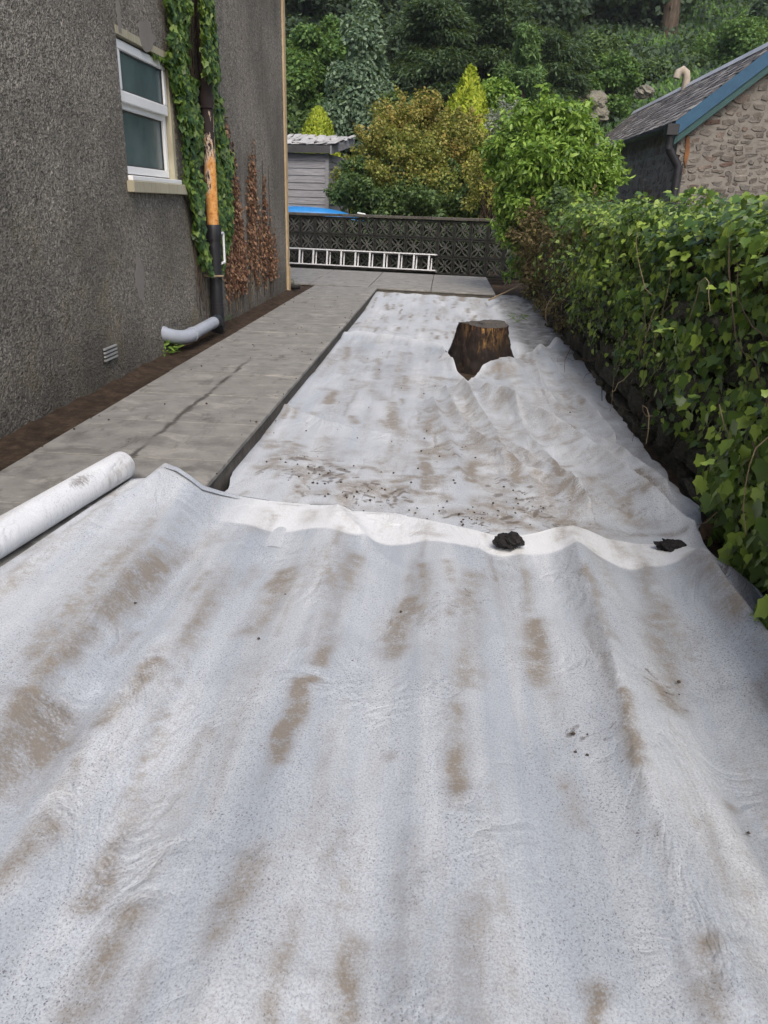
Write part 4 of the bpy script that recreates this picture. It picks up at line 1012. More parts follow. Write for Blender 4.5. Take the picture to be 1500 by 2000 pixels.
# ------------------------------------------------------------------ ladder
la = np.array([-3.45, 15.02]); lb = at(851, 515, 14.18); lang = math.atan2(lb[1]-la[1], lb[0]-la[0]); ll = math.hypot(lb[0]-la[0], lb[1]-la[1])
lad = empty('ladder', (la[0], la[1], .0), lang); lad.rotation_euler = (R_(-8), 0, lang)
tag(lad, 'aluminium ladder lying on its side along the pierced wall', 'ladder')
for z in (.02, .285):
    mb = MB(); mb.box(0, -.012, z, ll, .052, z + .022); mb.build('rail', MAT['alu'], lad, bevel=.002)
    MB().box(0, .056, z - .018, ll + .01, .085, z + .038 - .02).build('rail', MAT['aludark'], lad, bevel=.002)
k = 0; x = ll - .135
while x > .05:
    mb = MB(); mb.box(x - .017, -.004, .042, x + .013, .024, .285); mb.build('rung', MAT['alu'], lad, bevel=.004); x -= .277
# second section of the ladder behind
x = ll - .10
while x > .05:
    MB().box(x - .012, .060, .04, x + .010, .078, .268).build('rung', MAT['alu'], lad, bevel=.003); x -= .277

# ------------------------------------------------------------------ shed
SY = 17.2
s0 = at(640, 400, SY); s1 = at(640, 292, SY); sl_ = at(540, 400, SY)
sx1 = s0[0]; sx0 = sx1 - 2.4; szt = at(640, 300, SY)[2]; 
shed = empty('garden_shed', (sx1, SY, 0)); tag(shed, 'weathered grey timber shed with a ragged slate roof behind the wall', 'shed')
W_, D_ = 2.4, 1.9; SA = R_(-6); shed.rotation_euler = (0, 0, SA)
nb_ = 9; zb = -.05; ph = (szt - zb) / 15.0
for i in range(15):
    z = zb + i * ph
    mb = MB(); mb.prism([(0, 0, z), (0, -.018, z), (0, -.006, z + ph - .012), (0, 0, z + ph - .002)], (-W_, 0, 0)); mb.build('plank', MAT['shed'], shed)
    mb = MB(); mb.prism([(0, .0, z), (.018, 0, z), (.006, 0, z + ph - .012), (0, 0, z + ph - .002)], (0, D_, 0)); mb.build('plank', MAT['shed'], shed)
MB().box(-W_, .004, zb, -.004, D_, szt).build('wall', MAT['shed'], shed)
MB().box(-.045, -.030, zb, .030, -.019, szt).build('corner_post', MAT['shed'], shed)
MB().box(.019, -.019, zb, .030, .04, szt).build('corner_post', MAT['shed'], shed)
# roof: fascia, side board and broken slates
SR = .30
MB().box(-W_ - .1, -.16, szt - .0, .09, -.135, szt + .14).build('fascia', MAT['fascia'], shed)
mb = MB(); mb.prism([(.095, -.16, szt - .02), (.095, -.16, szt + .14), (.095, D_ + .1, szt + .14 + SR), (.095, D_ + .1, szt - .02 + SR)], (.025, 0, 0)); mb.build('barge_board', MAT['shed'], shed)
roof = MB(); roof.prism([(0, -.14, szt + .10), (0, -.14, szt + .14), (0, D_ + .1, szt + .14 + SR), (0, D_ + .1, szt + .10 + SR)], (-W_ - .1, 0, 0)); ro = roof.build('roof', MAT['fascia'], shed); ro.location = (.09, 0, 0)
rg = random.Random(9)
for r in range(5):
    x = -W_ - .1
    while x < .1:
        ww = rg.uniform(.10, .2); L = rg.uniform(.34, .5)
        mm = Matrix.Translation((x + ww/2 - .0, -.15 + r * .38, szt + .15 + r * .38 * SR / 2.14 + rg.uniform(0, .03))) @ Matrix.Rotation(rg.uniform(-.25, .25), 4, 'Z') @ Matrix.Rotation(SR / 2.14 + rg.uniform(-.04, .14), 4, 'X') @ Matrix.Rotation(rg.uniform(-.12, .12), 4, 'Y')
        MB().box(-ww/2, 0, 0, ww/2, L, .012, mm, .008).build('slate', MAT['paleslate'], shed); x += ww * .95

# ------------------------------------------------------------------ upturned blue kayak behind the wall
def kayak():
    KY = 15.9; a = at(712, 417, KY); L = 3.0; root = empty('kayak', (a[0] - L/2, KY, 0)); root.rotation_euler = (0, 0, R_(-5))
    tag(root, 'upturned bright blue kayak hull showing above the pierced wall', 'kayak')
    ztop = at(600, 402, KY)[2]; n, k = 40, 16; V = []
    for i in range(n):
        t = -1 + 2 * i / (n - 1); wdt = .36 * max(1e-3, 1 - abs(t)**2.4)**.7; keel = ztop - .10 * abs(t)**3.2 - .01
        for j in range(k):
            an = math.pi * j / (k - 1); V.append((t * L/2, math.cos(an) * wdt, keel - .15 + .15 * math.sin(an)**.75 * (.25 + .75 * max(0, 1 - abs(t)**3))+ .0))
    F = [(i*k + j, i*k + j + 1, (i+1)*k + j + 1, (i+1)*k + j) for i in range(n-1) for j in range(k-1)]
    me = bpy.data.meshes.new('hull'); me.from_pydata(V, [], F); me.materials.append(MAT['kayak']); me.shade_smooth(); link('hull', me, root)
    MB().tube([(L/2 - .12, .0, ztop - .10), (L/2 + .02, 0, ztop - .12), (L/2 + .12, 0, ztop - .2)], .014, 8).build('carry_handle', MAT['upvc'], root, True)
    mb = MB()
    for sgn in (-1, 1): mb.box(-L*.3, sgn*.2 - .03, -.2, L*.3, sgn*.2 + .03, ztop - .16)
    mb.build('trestle', MAT['fascia'], root)
kayak()

# ------------------------------------------------------------------ stone outhouse on the right
BY = 16.0
c0 = at(1330, 238, BY); BX, EZ = c0[0], c0[2]; ap = at(1512, 98, BY); AX_, RZ = ap[0], ap[2]
HW = AX_ - BX; BL = 11.0
oh = empty('stone_outhouse', (BX, BY, 0)); tag(oh, 'rubble stone outhouse with slate roof and blue bargeboard beyond the ivy', 'building')
dzr = RZ - EZ
mb = MB(); pts = [(0, 0, -.2), (2*HW, 0, -.2), (2*HW, 0, EZ), (HW, 0, RZ - .05), (0, 0, EZ)]; mb.prism(pts, (0, BL, 0)); wl = mb.build('wall', MAT['mortar'], oh)
# roof slabs
def slope_pt(u, y, side=-1, lift=0):
    """u = 0 at eave .. 1 at ridge"""
    return Vector(((0 if side < 0 else 2*HW) + (1 if side < 0 else -1) * u * HW, y, EZ + u * dzr + lift))
for side in (-1, 1):
    mb = MB(); e = -.10
    mb.prism([slope_pt(e, -.12, side, .05), slope_pt(1, -.12, side, .05), slope_pt(1, -.12, side, .10), slope_pt(e, -.12, side, .10)], (0, BL + .24, 0)); mb.build('roof', MAT['fascia'], oh)
# slates on the visible slope, laid course by course
def slate_mesh():
    return MB().box(-.5, 0, 0, .5, 1, .06).mesh('slate', MAT['slate'])
V, F = [], []
ang = math.atan2(dzr, HW); SL = math.hypot(dzr, HW); rg = random.Random(2); courses = 13
slm = MB().box(0, 0, 0, 1, 1, 1, jit=.0).mesh('slate', MAT['slate']); nsl = 0; mbs = MB()
for r in range(courses):
    y = -.16 + (r % 2) * .1
    while y < BL + .1:
        wd = rg.uniform(.16, .27); u0 = -.10 + r * (1.10 / courses); ln = SL * 1.1 / courses * 1.45
        mm = Matrix.Translation(slope_pt(u0, y, -1, .105 + rg.uniform(0, .008))) @ Matrix.Rotation(-ang, 4, 'Y') @ Matrix.Rotation(.05 + rg.uniform(-.01, .03), 4, 'Y') @ Matrix.Rotation(rg.uniform(-.05, .05), 4, 'Z')
        if y < 4.2 and nsl < 300:
            o = link('slate', slm, oh); o.matrix_local = mm @ Matrix.Diagonal((ln, wd - .008, .012, 1)); nsl += 1
        else: mbs.box(0, 0, 0, ln, wd - .008, .012, mm)
        y += wd
so_ = mbs.build('slate_courses', MAT['slate'], oh); so_['kind'] = 'stuff'
mb = MB(); mb.prism([slope_pt(.95, -.15, -1, .14), slope_pt(1, -.15, -1, .19), slope_pt(.95, -.15, 1, .14), slope_pt(1, -.15, 1, .12)], (0, BL + .3, 0)); mb.build('ridge_flashing', MAT['lead'], oh)
# bargeboards (blue over green)
for side in (-1, 1):
    mb = MB(); mb.prism([slope_pt(-.10, -.20, side, -.16), slope_pt(1, -.20, side, -.16), slope_pt(1, -.20, side, .10), slope_pt(-.10, -.20, side, .10)], (0, .03, 0)); mb.build('bargeboard', MAT['blue'], oh)
    mb = MB(); mb.prism([slope_pt(-.08, -.168, side, -.30), slope_pt(1, -.168, side, -.30), slope_pt(1, -.168, side, -.14), slope_pt(-.08, -.168, side, -.14)], (0, .166, 0)); mb.build('soffit_board', MAT['green'], oh)
# gutter, hopper and downpipe
mb = MB(); gxx = -.10 * HW - .05; gzz = EZ - .10 * dzr + .02
for i in range(2):
    pass
pr = []
for i in range(9): a = math.pi + math.pi * i / 8; pr.append((gxx + .065 * math.cos(a), -.1, gzz + .065 * math.sin(a)))
for i in range(9): a = 2*math.pi - math.pi * i / 8; pr.append((gxx + .055 * math.cos(a), -.1, gzz + .055 * math.sin(a)))
mb.prism(pr, (0, BL + .2, 0)); mb.build('gutter', MAT['black'], oh)
MB().box(gxx - .10, -.27, gzz - .15, gxx + .11, -.03, gzz + .04).build('hopper', MAT['black'], oh, bevel=.01)
xx0 = .05
MB().tube([(gxx, -.14, gzz - .12), (gxx, -.14, gzz - .32), (gxx + .04, -.12, gzz - .40), (xx0 - .02, -.085, gzz - .62), (xx0, -.08, gzz - .72), (xx0, -.08, -.1)], .074, 14).build('downpipe', MAT['black'], oh, True)
for z in (gzz - .30, gzz - .70): MB().tube([(gxx if z > gzz - .5 else xx0, -.14 if z > gzz - .5 else -.08, z), (gxx if z > gzz - .5 else xx0, -.14 if z > gzz - .5 else -.08, z - .07)], .076, 14).build('pipe_collar', MAT['black'], oh, True)
mb = MB(); mb.prism([(.13, -.03, gzz - .12), (.19, -.03, gzz - .16), (.23, -.03, gzz - .40), (.20, -.03, gzz - .66), (.155, -.03, gzz - .55), (.14, -.03, gzz - .3)], (0, .024, 0)); mb.build('rust_streak', MAT['orange'], oh)
MB().tube([(.13, -.07, gzz - .6), (.135, -.06, -.1)], .016, 6).build('cable', MAT['seal'], oh)
# clay cowl on the ridge
py_ = 5.4; p = slope_pt(.98, py_, -1, .1)
mb = MB(); mb.tube([(p.x, py_, p.z - .1), (p.x, py_, p.z + .22), (p.x - .03, py_, p.z + .33), (p.x - .12, py_, p.z + .39), (p.x - .21, py_, p.z + .34), (p.x - .24, py_, p.z + .22)], [.09, .09, .095, .10, .095, .085], 14); mb.build('roof_cowl', MAT['pot'], oh, True)
# rubble stones on gable and long side
def stone_mesh(seed):
    """irregular flat-faced rubble stone in a unit box, broad faces towards y"""
    rg = random.Random(seed); n = rg.randrange(6, 9); pts = []
    for k in range(n):
        a = 2 * math.pi * (k + rg.uniform(-.28, .28)) / n; c_, s_ = math.cos(a), math.sin(a); m_ = max(abs(c_), abs(s_)); r = .5 / m_**.75 * rg.uniform(.84, 1.03)
        pts.append((c_ * r, s_ * r))
    bm = bmesh.new(); rings = []
    for y_, f in ((.5, 1.0), (-.32, .97), (-.5, .80)):
        rings.append([bm.verts.new((x * f + rg.uniform(-.02, .02), y_ + (rg.uniform(-.14, .14) if y_ < -.4 else 0), z * f + rg.uniform(-.02, .02))) for x, z in pts])
    for a, b in zip(rings, rings[1:]):
        for k in range(n): bm.faces.new((a[k], a[(k+1) % n], b[(k+1) % n], b[k]))
    bm.faces.new(rings[-1]); bm.faces.new(list(reversed(rings[0])))
    bmesh.ops.recalc_face_normals(bm, faces=bm.faces)
    me = bpy.data.meshes.new('stone'); bm.to_mesh(me); bm.free(); me.materials.append(MAT['rubble']); return me
stm = [stone_mesh(i) for i in range(10)]
def rubble_face(parent, place, u0, u1, v0, v1, hrange, wrange, keep, limit, seed, jit=.012):
    rg = random.Random(seed); v = v0; n = 0; rest = MB()
    while v < v1:
        h = rg.uniform(*hrange); u = u0 + rg.uniform(-.1, 0)
        while u < u1:
            ww = rg.uniform(*wrange) * rg.choice((.55, 1, 1, 1.2)); hh = h * rg.uniform(.6, 1.25)
            cu, cv = u + ww/2, v + h/2 + rg.uniform(-.035, .035)
            if keep(cu, cv):
                m_, flipx = place(cu, cv); sme = stm[rg.randrange(10)]
                if flipx: m_ = m_ @ Matrix.Rotation(-math.pi / 2, 4, 'Z')
                mw = m_ @ Matrix.Rotation(rg.uniform(-.22, .22), 4, 'Y') @ Matrix.Diagonal((ww * 1.0, .08, hh, 1)); n += 1
                if n <= limit: o = link('stone', sme, parent); o.matrix_local = mw
                else:
                    b = len(rest.v); rest.v += [tuple(mw @ q.co) for q in sme.vertices]; rest.f += [tuple(b + i for i in q.vertices) for q in sme.polygons]
            u += ww
        v += h
    if rest.v: tag(rest.build('rubble_courses', MAT['rubble'], parent), kind='stuff')
    return n
top_at = lambda u: EZ + min(u, 2*HW - u) / HW * dzr - .25
rubble_face(oh, lambda u, v: (Matrix.Translation((u, .036 - random.uniform(0, .016), v)), False), .12, 2*HW, EZ - 1.75, RZ, (.08, .16), (.12, .32), lambda u, v: v < top_at(u), 300, 4)
rubble_face(oh, lambda u, v: (Matrix.Translation((.036 - random.uniform(0, .016), u, v)), True), 0.0, 7.5, EZ - 2.2, EZ - .12, (.12, .2), (.2, .5), lambda u, v: v < EZ - .15, 290, 6)

# ------------------------------------------------------------------ retaining wall under the ivy
WXF = 1.21
gw = empty('stone_garden_wall', (WXF, 5, 0)); tag(gw, 'low mossy rubble garden wall half hidden under the ivy', 'wall')
o = MB().box(.06, -6.5, -.25, .52, 4.9, .98).build('wall_core', MAT['soil'], gw)
wsm = []
for i in range(5):
    me = stm[i].copy(); me.materials.clear(); me.materials.append(MAT['wallstone']); wsm.append(me)
rg = random.Random(12); z = -.2
while z < .62:
    h = rg.uniform(.10, .2); y = -4.2
    while y < 4.8:
        ww = rg.uniform(.16, .46)
        o = link('stone', wsm[rg.randrange(5)], gw); o.matrix_local = Matrix.Translation((.05 + rg.uniform(-.035, .02) + z * .04, y + ww/2, z + h/2)) @ Matrix.Rotation(-math.pi/2, 4, 'Z') @ Matrix.Rotation(rg.uniform(-.1, .1), 4, 'Y') @ Matrix.Diagonal((ww * 1.02, .16, h * rg.uniform(.9, 1.15), 1)); y += ww
    z += h

# ------------------------------------------------------------------ ivy over the garden wall
def hedge_surface(n, rng, y0=.2, y1=9.8):
    """points and outward normals over the ivy's skin"""
    y = rng.uniform(y0, y1, n); s = rng.uniform(0, 1, n)
    top = 1.15 + .17 * fbm(y * 1.3, y * 0 + 2, 4) * 2 - .08 * ss(8, 10, y)
    bul = .16 + .16 * fbm(y * .8 + 9, s * 2.2, 3) * 2 + .10 * ss(3.2, 1.8, y)
    P = np.zeros((n, 3)); N = np.zeros((n, 3))
    f = s < .66; t = s / .66
    zlow = .08 - .25 * ss(3.6, 2.4, y) + .06 * ss(3, 5, y)
    # front face
    zf = zlow + (top - .12 - zlow) * t
    xf = WXF - bul * np.sin(np.pi * np.clip(t * .8 + .15, 0, 1)) + .05 * t
    P[f] = np.stack([xf, y, zf], 1)[f]; N[f] = np.array([-1, -.25, .35])
    # shoulder and top
    g = (s - .66) / .34; g = np.clip(g, 0, 1)
    xt = WXF + .02 - .10 * (1 - g) + g * .72; zt = top - .10 * (1 - g)**2 - .05 * g + .05 * fbm(xt * 5, y * 4, 3)
    P[~f] = np.stack([xt, y, zt], 1)[~f]; N[~f] = np.array([-.35, -.3, 1.0])
    return P, N, f, t
def ivy_hedge():
    rng = np.random.default_rng(21)
    root = empty('ivy', (0, 0, 0)); root.location = (1.3, 5, 0); OFF = np.array([1.3, 5, 0])
    tag(root, 'dense green ivy spilling over the low garden wall', 'ivy')
    P, N, f, t = hedge_surface(46000, rng)
    # thin cover low down so the stones show
    low = f & (t < .55) & (P[:, 1] > 3.0); keep = ~low | (rng.random(len(P)) < (.22 + .7 * (t / .55)**1.5))
    keep &= ~((P[:, 1] > 8.2) & (rng.random(len(P)) < .55)); keep &= ~(f & (t < .8) & (rng.random(len(P)) < .75 * ss(5.5, 8.0, P[:, 1])))
    clump = fbm(P[:, 1] * 5, P[:, 2] * 5 + P[:, 0] * 4, 3)
    keep &= (clump > -.17) | (rng.random(len(P)) < .25)
    P, N, f = P[keep], N[keep], f[keep]; n = len(P)
    dep = rng.random(n)**1.5 * .2
    P = P - unit(N) * dep[:, None] + rng.normal(0, .015, (n, 3)) + unit(N) * (.30 * fbm(P[:, 1] * 4.5, P[:, 2] * 4.5 + P[:, 0] * 3, 3))[:, None]
    nn = unit(N + rng.normal(0, .42, (n, 3))); up = np.array([0, 0, -1.0]) + rng.normal(0, .35, (n, 3)); up[~f] += np.array([-.7, -.5, .4])
    sz = (.017 + .048 * rng.random(n)**1.7) * np.where(P[:, 1] > 5.0, .85, 1.0) * np.where(P[:, 1] < 3.0, 1.2, 1.0)
    # loose sprigs standing off the mass
    ps, ns, us, zs_ = [P], [nn], [up], [sz]
    for i in range(150):
        b = P[rng.integers(n)]; d = unit(np.array([[-.55, rng.normal() * .6, .55 + rng.normal() * .5]]))[0]; L_ = rng.uniform(.08, .24); m_ = int(rng.integers(5, 12)); tt = np.linspace(.2, 1, m_)[:, None]
        ps.append(b + d * L_ * tt + np.array([0, 0, -.06]) * tt**2 + rng.normal(0, .012, (m_, 3))); ns.append(unit(np.array([-.3, -.3, 1.0]) + rng.normal(0, .5, (m_, 3)))); us.append(d + rng.normal(0, .5, (m_, 3))); zs_.append(rng.uniform(.022, .05, m_))
    P, nn, up, sz = np.vstack(ps), np.vstack(ns), np.vstack(us), np.concatenate(zs_)
    P = P - OFF
    m = pick_leaves('ivy', MAT['ivy'], P, nn, up, sz, root, 300, OFF)
    me = leaves_mesh('foliage', 'ivy', P[m], nn[m], up[m], sz[m]); me.materials.append(MAT['ivy']); tag(link('foliage', me, root), kind='stuff')
    # bare runners
    rg = random.Random(3)
    for i in range(56):
        y = rg.uniform(2.2, 9.5); q = [(WXF - .02 - rg.uniform(0, .14), y, rg.uniform(-.05, .75))]
        d = Vector((rg.uniform(-.5, .1), rg.uniform(-1, 1), rg.uniform(-.7, .7)))
        for k in range(7):
            d = (d + Vector((rg.uniform(-.4, .4), rg.uniform(-.6, .6), rg.uniform(-.6, .5)))).normalized()
            l = q[-1]; q.append((min(max(l[0] + d.x * .05, .98), WXF), l[1] + d.y * .09, l[2] + d.z * .09))
        q = [tuple(np.array(a) - OFF) for a in q]
        MB().tube(q, np.linspace(.0028, .001, 8) * rg.uniform(.6, 1.3), 5).build('stem', MAT['stick'] if rg.random() < .5 else MAT['twig'], root, True)
ivy_hedge()
# pale dead stems and a gnarled root at the wall foot
for i, (a, b, c, lab) in enumerate((((1500, 868), (1455, 905), (1432, 935), 'pale dry stem sticking out of the ivy at right'), ((1434, 993), (1470, 1010), (1500, 1028), 'bent dry stem hanging below the ivy by the gnarled root'))):
    q = [on_x(*a, 1.2), on_x(*b, 1.12), on_x(*c, 1.06)]
    o0 = q[1].copy(); ob = MB().tube([tuple(v - o0) for v in q], [.007, .006, .004], 6).build('dead_branch', MAT['stick'], None, True); ob.location = o0; tag(ob, lab, 'branch')
def gnarl():
    p = on_x(1398, 1040, 1.14); root = empty('gnarled_root', p); tag(root, 'brown gnarled ivy root against the wall beside the fleece', 'root')
    q2 = on_x(1405, 985, 1.16) - p; q3 = on_x(1395, 930, 1.19) - p
    link('root_knot', lump('root_knot', (.055, .065, .062), MAT['burl'], 31, sub=4, amp=.3), root)
    o = link('root_knot', lump('root_knot', (.035, .04, .045), MAT['burl'], 33, sub=4, amp=.3), root); o.location = q2
    MB().tube([(0, 0, 0), tuple(q2), tuple(q3), tuple(q3 + np.array([.03, .02, .12]))], [.04, .03, .024, .018], 10, wob=.12).build('root_stem', MAT['burl'], root, True)
gnarl()

# ------------------------------------------------------------------ generic plants
def blob_leaves(blobs, n, kind, size, rng, out=.65, up=(0, 0, -.2), updev=.6, inner=.35, jitter=.5, nz=.35):
    """blobs: list of (centre, (rx, ry, rz)); leaves mostly near each blob's skin"""
    vol = np.array([r[0]*r[1] + r[1]*r[2] + r[0]*r[2] for _, r in blobs]); pr = vol / vol.sum()
    ix = rng.choice(len(blobs), n, p=pr); C = np.array([b[0] for b in blobs])[ix]; Rr = np.array([b[1] for b in blobs])[ix]
    d = rdir(n, rng); rad = 1 - inner * rng.random(n)**1.5 + .14 * rng.normal(size=n)
    P = C + d * Rr * rad[:, None]; nn = unit(d / Rr * Rr.mean(1, keepdims=True) * out + np.array([0, 0, nz]) + rng.normal(0, jitter, (n, 3)))
    uu = np.array(up) + rng.normal(0, updev, (n, 3)) + d * .4
    sz = rng.uniform(*size, n); return P, nn, uu, sz
def branchy(root, base, tips, mat, r0, rg, name='branch', seg=5):
    for t in tips:
        a, b = Vector(base), Vector(t); q = []
        for k in range(seg + 1):
            f = k / seg; p = a.lerp(b, f) + Vector((rg.uniform(-1, 1), rg.uniform(-1, 1), rg.uniform(-.3, .6))) * .06 * (b - a).length * math.sin(math.pi * f); q.append(p)
        MB().tube(q, np.linspace(r0, r0 * .25, seg + 1), 6).build(name, mat, root, True)

def tree(name, label, cat, X, Y, height, spread, mat, kind, n, leaf, seed, group, shape='round', trunk_r=.14, z=None, parts=0, bare=.12, tip=False):
    rng = np.random.default_rng(seed); rg = random.Random(seed); zb = float(hill_z(X, Y)) - .2 if z is None else z
    root = empty(name, (X, Y, zb)); tag(root, label, cat, group); blobs = []
    H = height
    if shape == 'round':
        for i in range(26):
            a = rg.uniform(0, 6.28); t = rg.random(); hh = H * (bare + (1 - bare) * t**.8 * .95); r = spread * math.sin(math.pi * min(1, .22 + .72 * t))**.8 * math.sqrt(rg.random()) * .85
            s = spread * rg.uniform(.26, .46) * (1.1 - .4 * t); blobs.append(((r*math.cos(a), r*math.sin(a), hh - s*.3), (s, s, s * .75)))
        P, N, U, S = blob_leaves(blobs, n, kind, leaf, rng)
    elif shape == 'spire':
        for i in range(34):
            a = rg.uniform(0, 6.28); t = (i + .5) / 34; r = spread * (1 - t)**.75 * rg.uniform(.35, .85); s = spread * (.40 - .26 * t) * rg.uniform(.7, 1.2)
            blobs.append(((r*math.cos(a), r*math.sin(a), H * (bare + (1-bare) * t)), (s, s, s * 1.15)))
        P, N, U, S = blob_leaves(blobs, n, kind, leaf, rng, up=(0, 0, -.5))
    elif shape == 'yew':       # layered drooping boughs
        for i in range(64):
            a = rg.uniform(0, 6.28); t = rg.random(); L = spread * (1.0 - .62 * t) * rg.uniform(.65, 1.1); hh = H * (bare + (1-bare) * t)
            for k in range(3):
                f = (.45, .75, 1.0)[k]; s = spread * (.22, .19, .13)[k] * rg.uniform(.8, 1.2)
                blobs.append(((L*f*math.cos(a), L*f*math.sin(a), hh + L * .12 * math.sin(f * 2.6) - L * .16 * f * f), (s * 1.35, s * 1.35, s * .38)))
        P, N, U, S = blob_leaves(blobs, n, kind, leaf, rng, out=.3, up=(0, 0, -.25), updev=.35, nz=.7)
        U = U + P * np.array([1, 1, 0]) / spread * 1.6
    elif shape == 'cone':      # dense upright golden conifer
        t = rng.random(n)**1.35; a = rng.uniform(0, 6.28, n)
        prof = (1 - t)**(.55 if seed == 3 else .85)
        rr = spread * prof * (.78 + .25 * rng.random(n) + (.25 if seed == 3 else .7) * fbm(a * 2.2, t * 9, 3))
        P = np.stack([rr*np.cos(a), rr*np.sin(a), H * t], 1); d = np.stack([np.cos(a), np.sin(a), 0*a + .35], 1)
        N = unit(d + rng.normal(0, .45, (n, 3))); U = np.array([0, 0, 1.0]) + d * .7 + rng.normal(0, .25, (n, 3)); S = rng.uniform(*leaf, n) * (1.1 - .4 * t)
        core = []
    gr = P[:, 2] > -.1; P, N, U, S = P[gr], N[gr], U[gr], S[gr]
    top = H * (.82 if shape != 'round' else .7)
    MB().tube([(0, 0, -.3), (rg.uniform(-.1, .1), rg.uniform(-.1, .1), top * .5), (rg.uniform(-.15, .15), rg.uniform(-.15, .15), top)], [trunk_r * 1.25, trunk_r * .8, trunk_r * .2], 10, wob=.08).build('trunk', MAT['bark'], root, True)
    if shape in ('round', 'spire', 'yew') and blobs:
        for i in range(9):
            b = rg.choice(blobs)[0]; z0 = min(b[2] * rg.uniform(.45, .8), top * .9); branchy(root, (0, 0, z0), [b], MAT['bark'], trunk_r * .35, rg, 'limb', 4)
    if parts:
        m = pick_leaves(kind, mat, P, N, U, S, root, parts, (X, Y, zb)); P, N, U, S = P[m], N[m], U[m], S[m]
    tint = None
    if tip: tint = np.clip((P[:, 2] / H - .48) * 1.3 + .8 * fbm(P[:, 0] * 1.5, P[:, 2] * 1.5 + P[:, 1], 3) + rng.normal(0, .18, len(P)), 0, .9)
    me = leaves_mesh('crown', kind, P, N, U, S, tint); me.materials.append(mat); tag(link('crown', me, root), kind='stuff')
    return root

# golden conifers
p = at(622, 300, 20.5); tree('golden_conifer', 'rounded golden conifer behind the shed roof', 'conifer', p[0], 20.5, at(622, 212, 20.5)[2] - .5, .92, MAT['golden'], 'spray', 16000, (.07, .14), 3, 'golden conifers', 'cone', .08, z=.5)
p = at(910, 300, 18.6); tree('golden_conifer', 'taller pointed golden conifer above the orange-tinted shrub', 'conifer', p[0], 18.6, at(910, 138, 18.6)[2] - .5, 1.45, MAT['golden'], 'spray', 18000, (.10, .22), 4, 'golden conifers', 'cone', .08, z=.5)

def shrub(name, label, cat, X, Y, z, blobs, mat, kind, n, leaf, seed, group=None, parts=0, stems=8, tipf=None, up=(0, 0, -.2), stem_mat='twig'):
    rng = np.random.default_rng(seed); rg = random.Random(seed)
    root = empty(name, (X, Y, z)); tag(root, label, cat, group)
    fine = []                                   # break each mass into small clumps and outward sprigs
    for c, r in blobs:
        fine.append((c, tuple(v * .6 for v in r)))
        for _ in range(9):
            d = Vector((rg.gauss(0, 1), rg.gauss(0, 1), rg.gauss(.25, 1))).normalized(); q = rg.uniform(.18, .42); f = rg.uniform(.55, .98)
            fine.append(((c[0] + d.x*r[0]*f, c[1] + d.y*r[1]*f, c[2] + d.z*r[2]*f), (r[0]*q, r[1]*q, r[2]*q)))
        for _ in range(4):
            d = Vector((rg.gauss(0, .8), rg.gauss(0, .8), rg.gauss(.7, .6))).normalized()
            for f in (1.0, 1.15, 1.3): fine.append(((c[0] + d.x*r[0]*f, c[1] + d.y*r[1]*f, c[2] + d.z*r[2]*f), (r[0]*.09, r[1]*.09, r[2]*.14)))
    P, N, U, S = blob_leaves(fine, n, kind, leaf, rng, up=up)
    g = P[:, 2] > .02; P, N, U, S = P[g], N[g], U[g], S[g]
    bt = sorted(blobs, key=lambda b: -b[0][2])
    branchy(root, (0, 0, 0), [bt[i % len(bt)][0] for i in range(stems)], MAT[stem_mat], .028, rg, 'stem', 6)
    if parts:
        m = pick_leaves(kind, mat, P, N, U, S, root, parts, (X, Y, z)); P, N, U, S = P[m], N[m], U[m], S[m]
    tint = tipf(P, rng) if tipf else None
    me = leaves_mesh('crown', kind, P, N, U, S, tint); me.materials.append(mat); tag(link('crown', me, root), kind='stuff')
    return root
def pix_blobs(L, Y, o):
    """blobs placed where the photograph shows them: (px, py, radius px, depth offset)"""
    out = []
    for px, py, r, dy in L:
        q = at(px, py, Y + dy) - np.array(o); rm = r / F_PX * (Y + dy); out.append((tuple(q), (rm, rm, rm)))
    return out

# orange-tinted big shrub
o_ = (at(830, 420, 16.8)[0], 16.8, -.1)
L = [(760, 245, 42, .1), (810, 232, 45, 0), (855, 245, 45, .2), (790, 285, 52, -.3), (850, 295, 55, -.4), (730, 310, 45, -.2), (900, 280, 45, 0), (930, 330, 45, -.2), (790, 345, 55, -.5), (860, 350, 55, -.5), (700, 345, 38, -.1), (835, 222, 24, .1), (780, 222, 24, 0), (745, 275, 34, -.3), (905, 250, 30, .4)]
def tipf(P, rng): return np.clip((P[:, 2] - 2.0) * .4 + 1.1 * fbm(P[:, 0] * 2, P[:, 2] * 2 + P[:, 1], 3) + rng.normal(0, .22, len(P)), 0, .95)
shrub('tinted_shrub', 'big rounded shrub with orange-tinted leaf tips behind the pierced wall', 'shrub', *o_, pix_blobs(L, 16.8, o_), MAT['spirea'], 'oval', 34000, (.04, .08), 11, None, 0, 14, tipf)
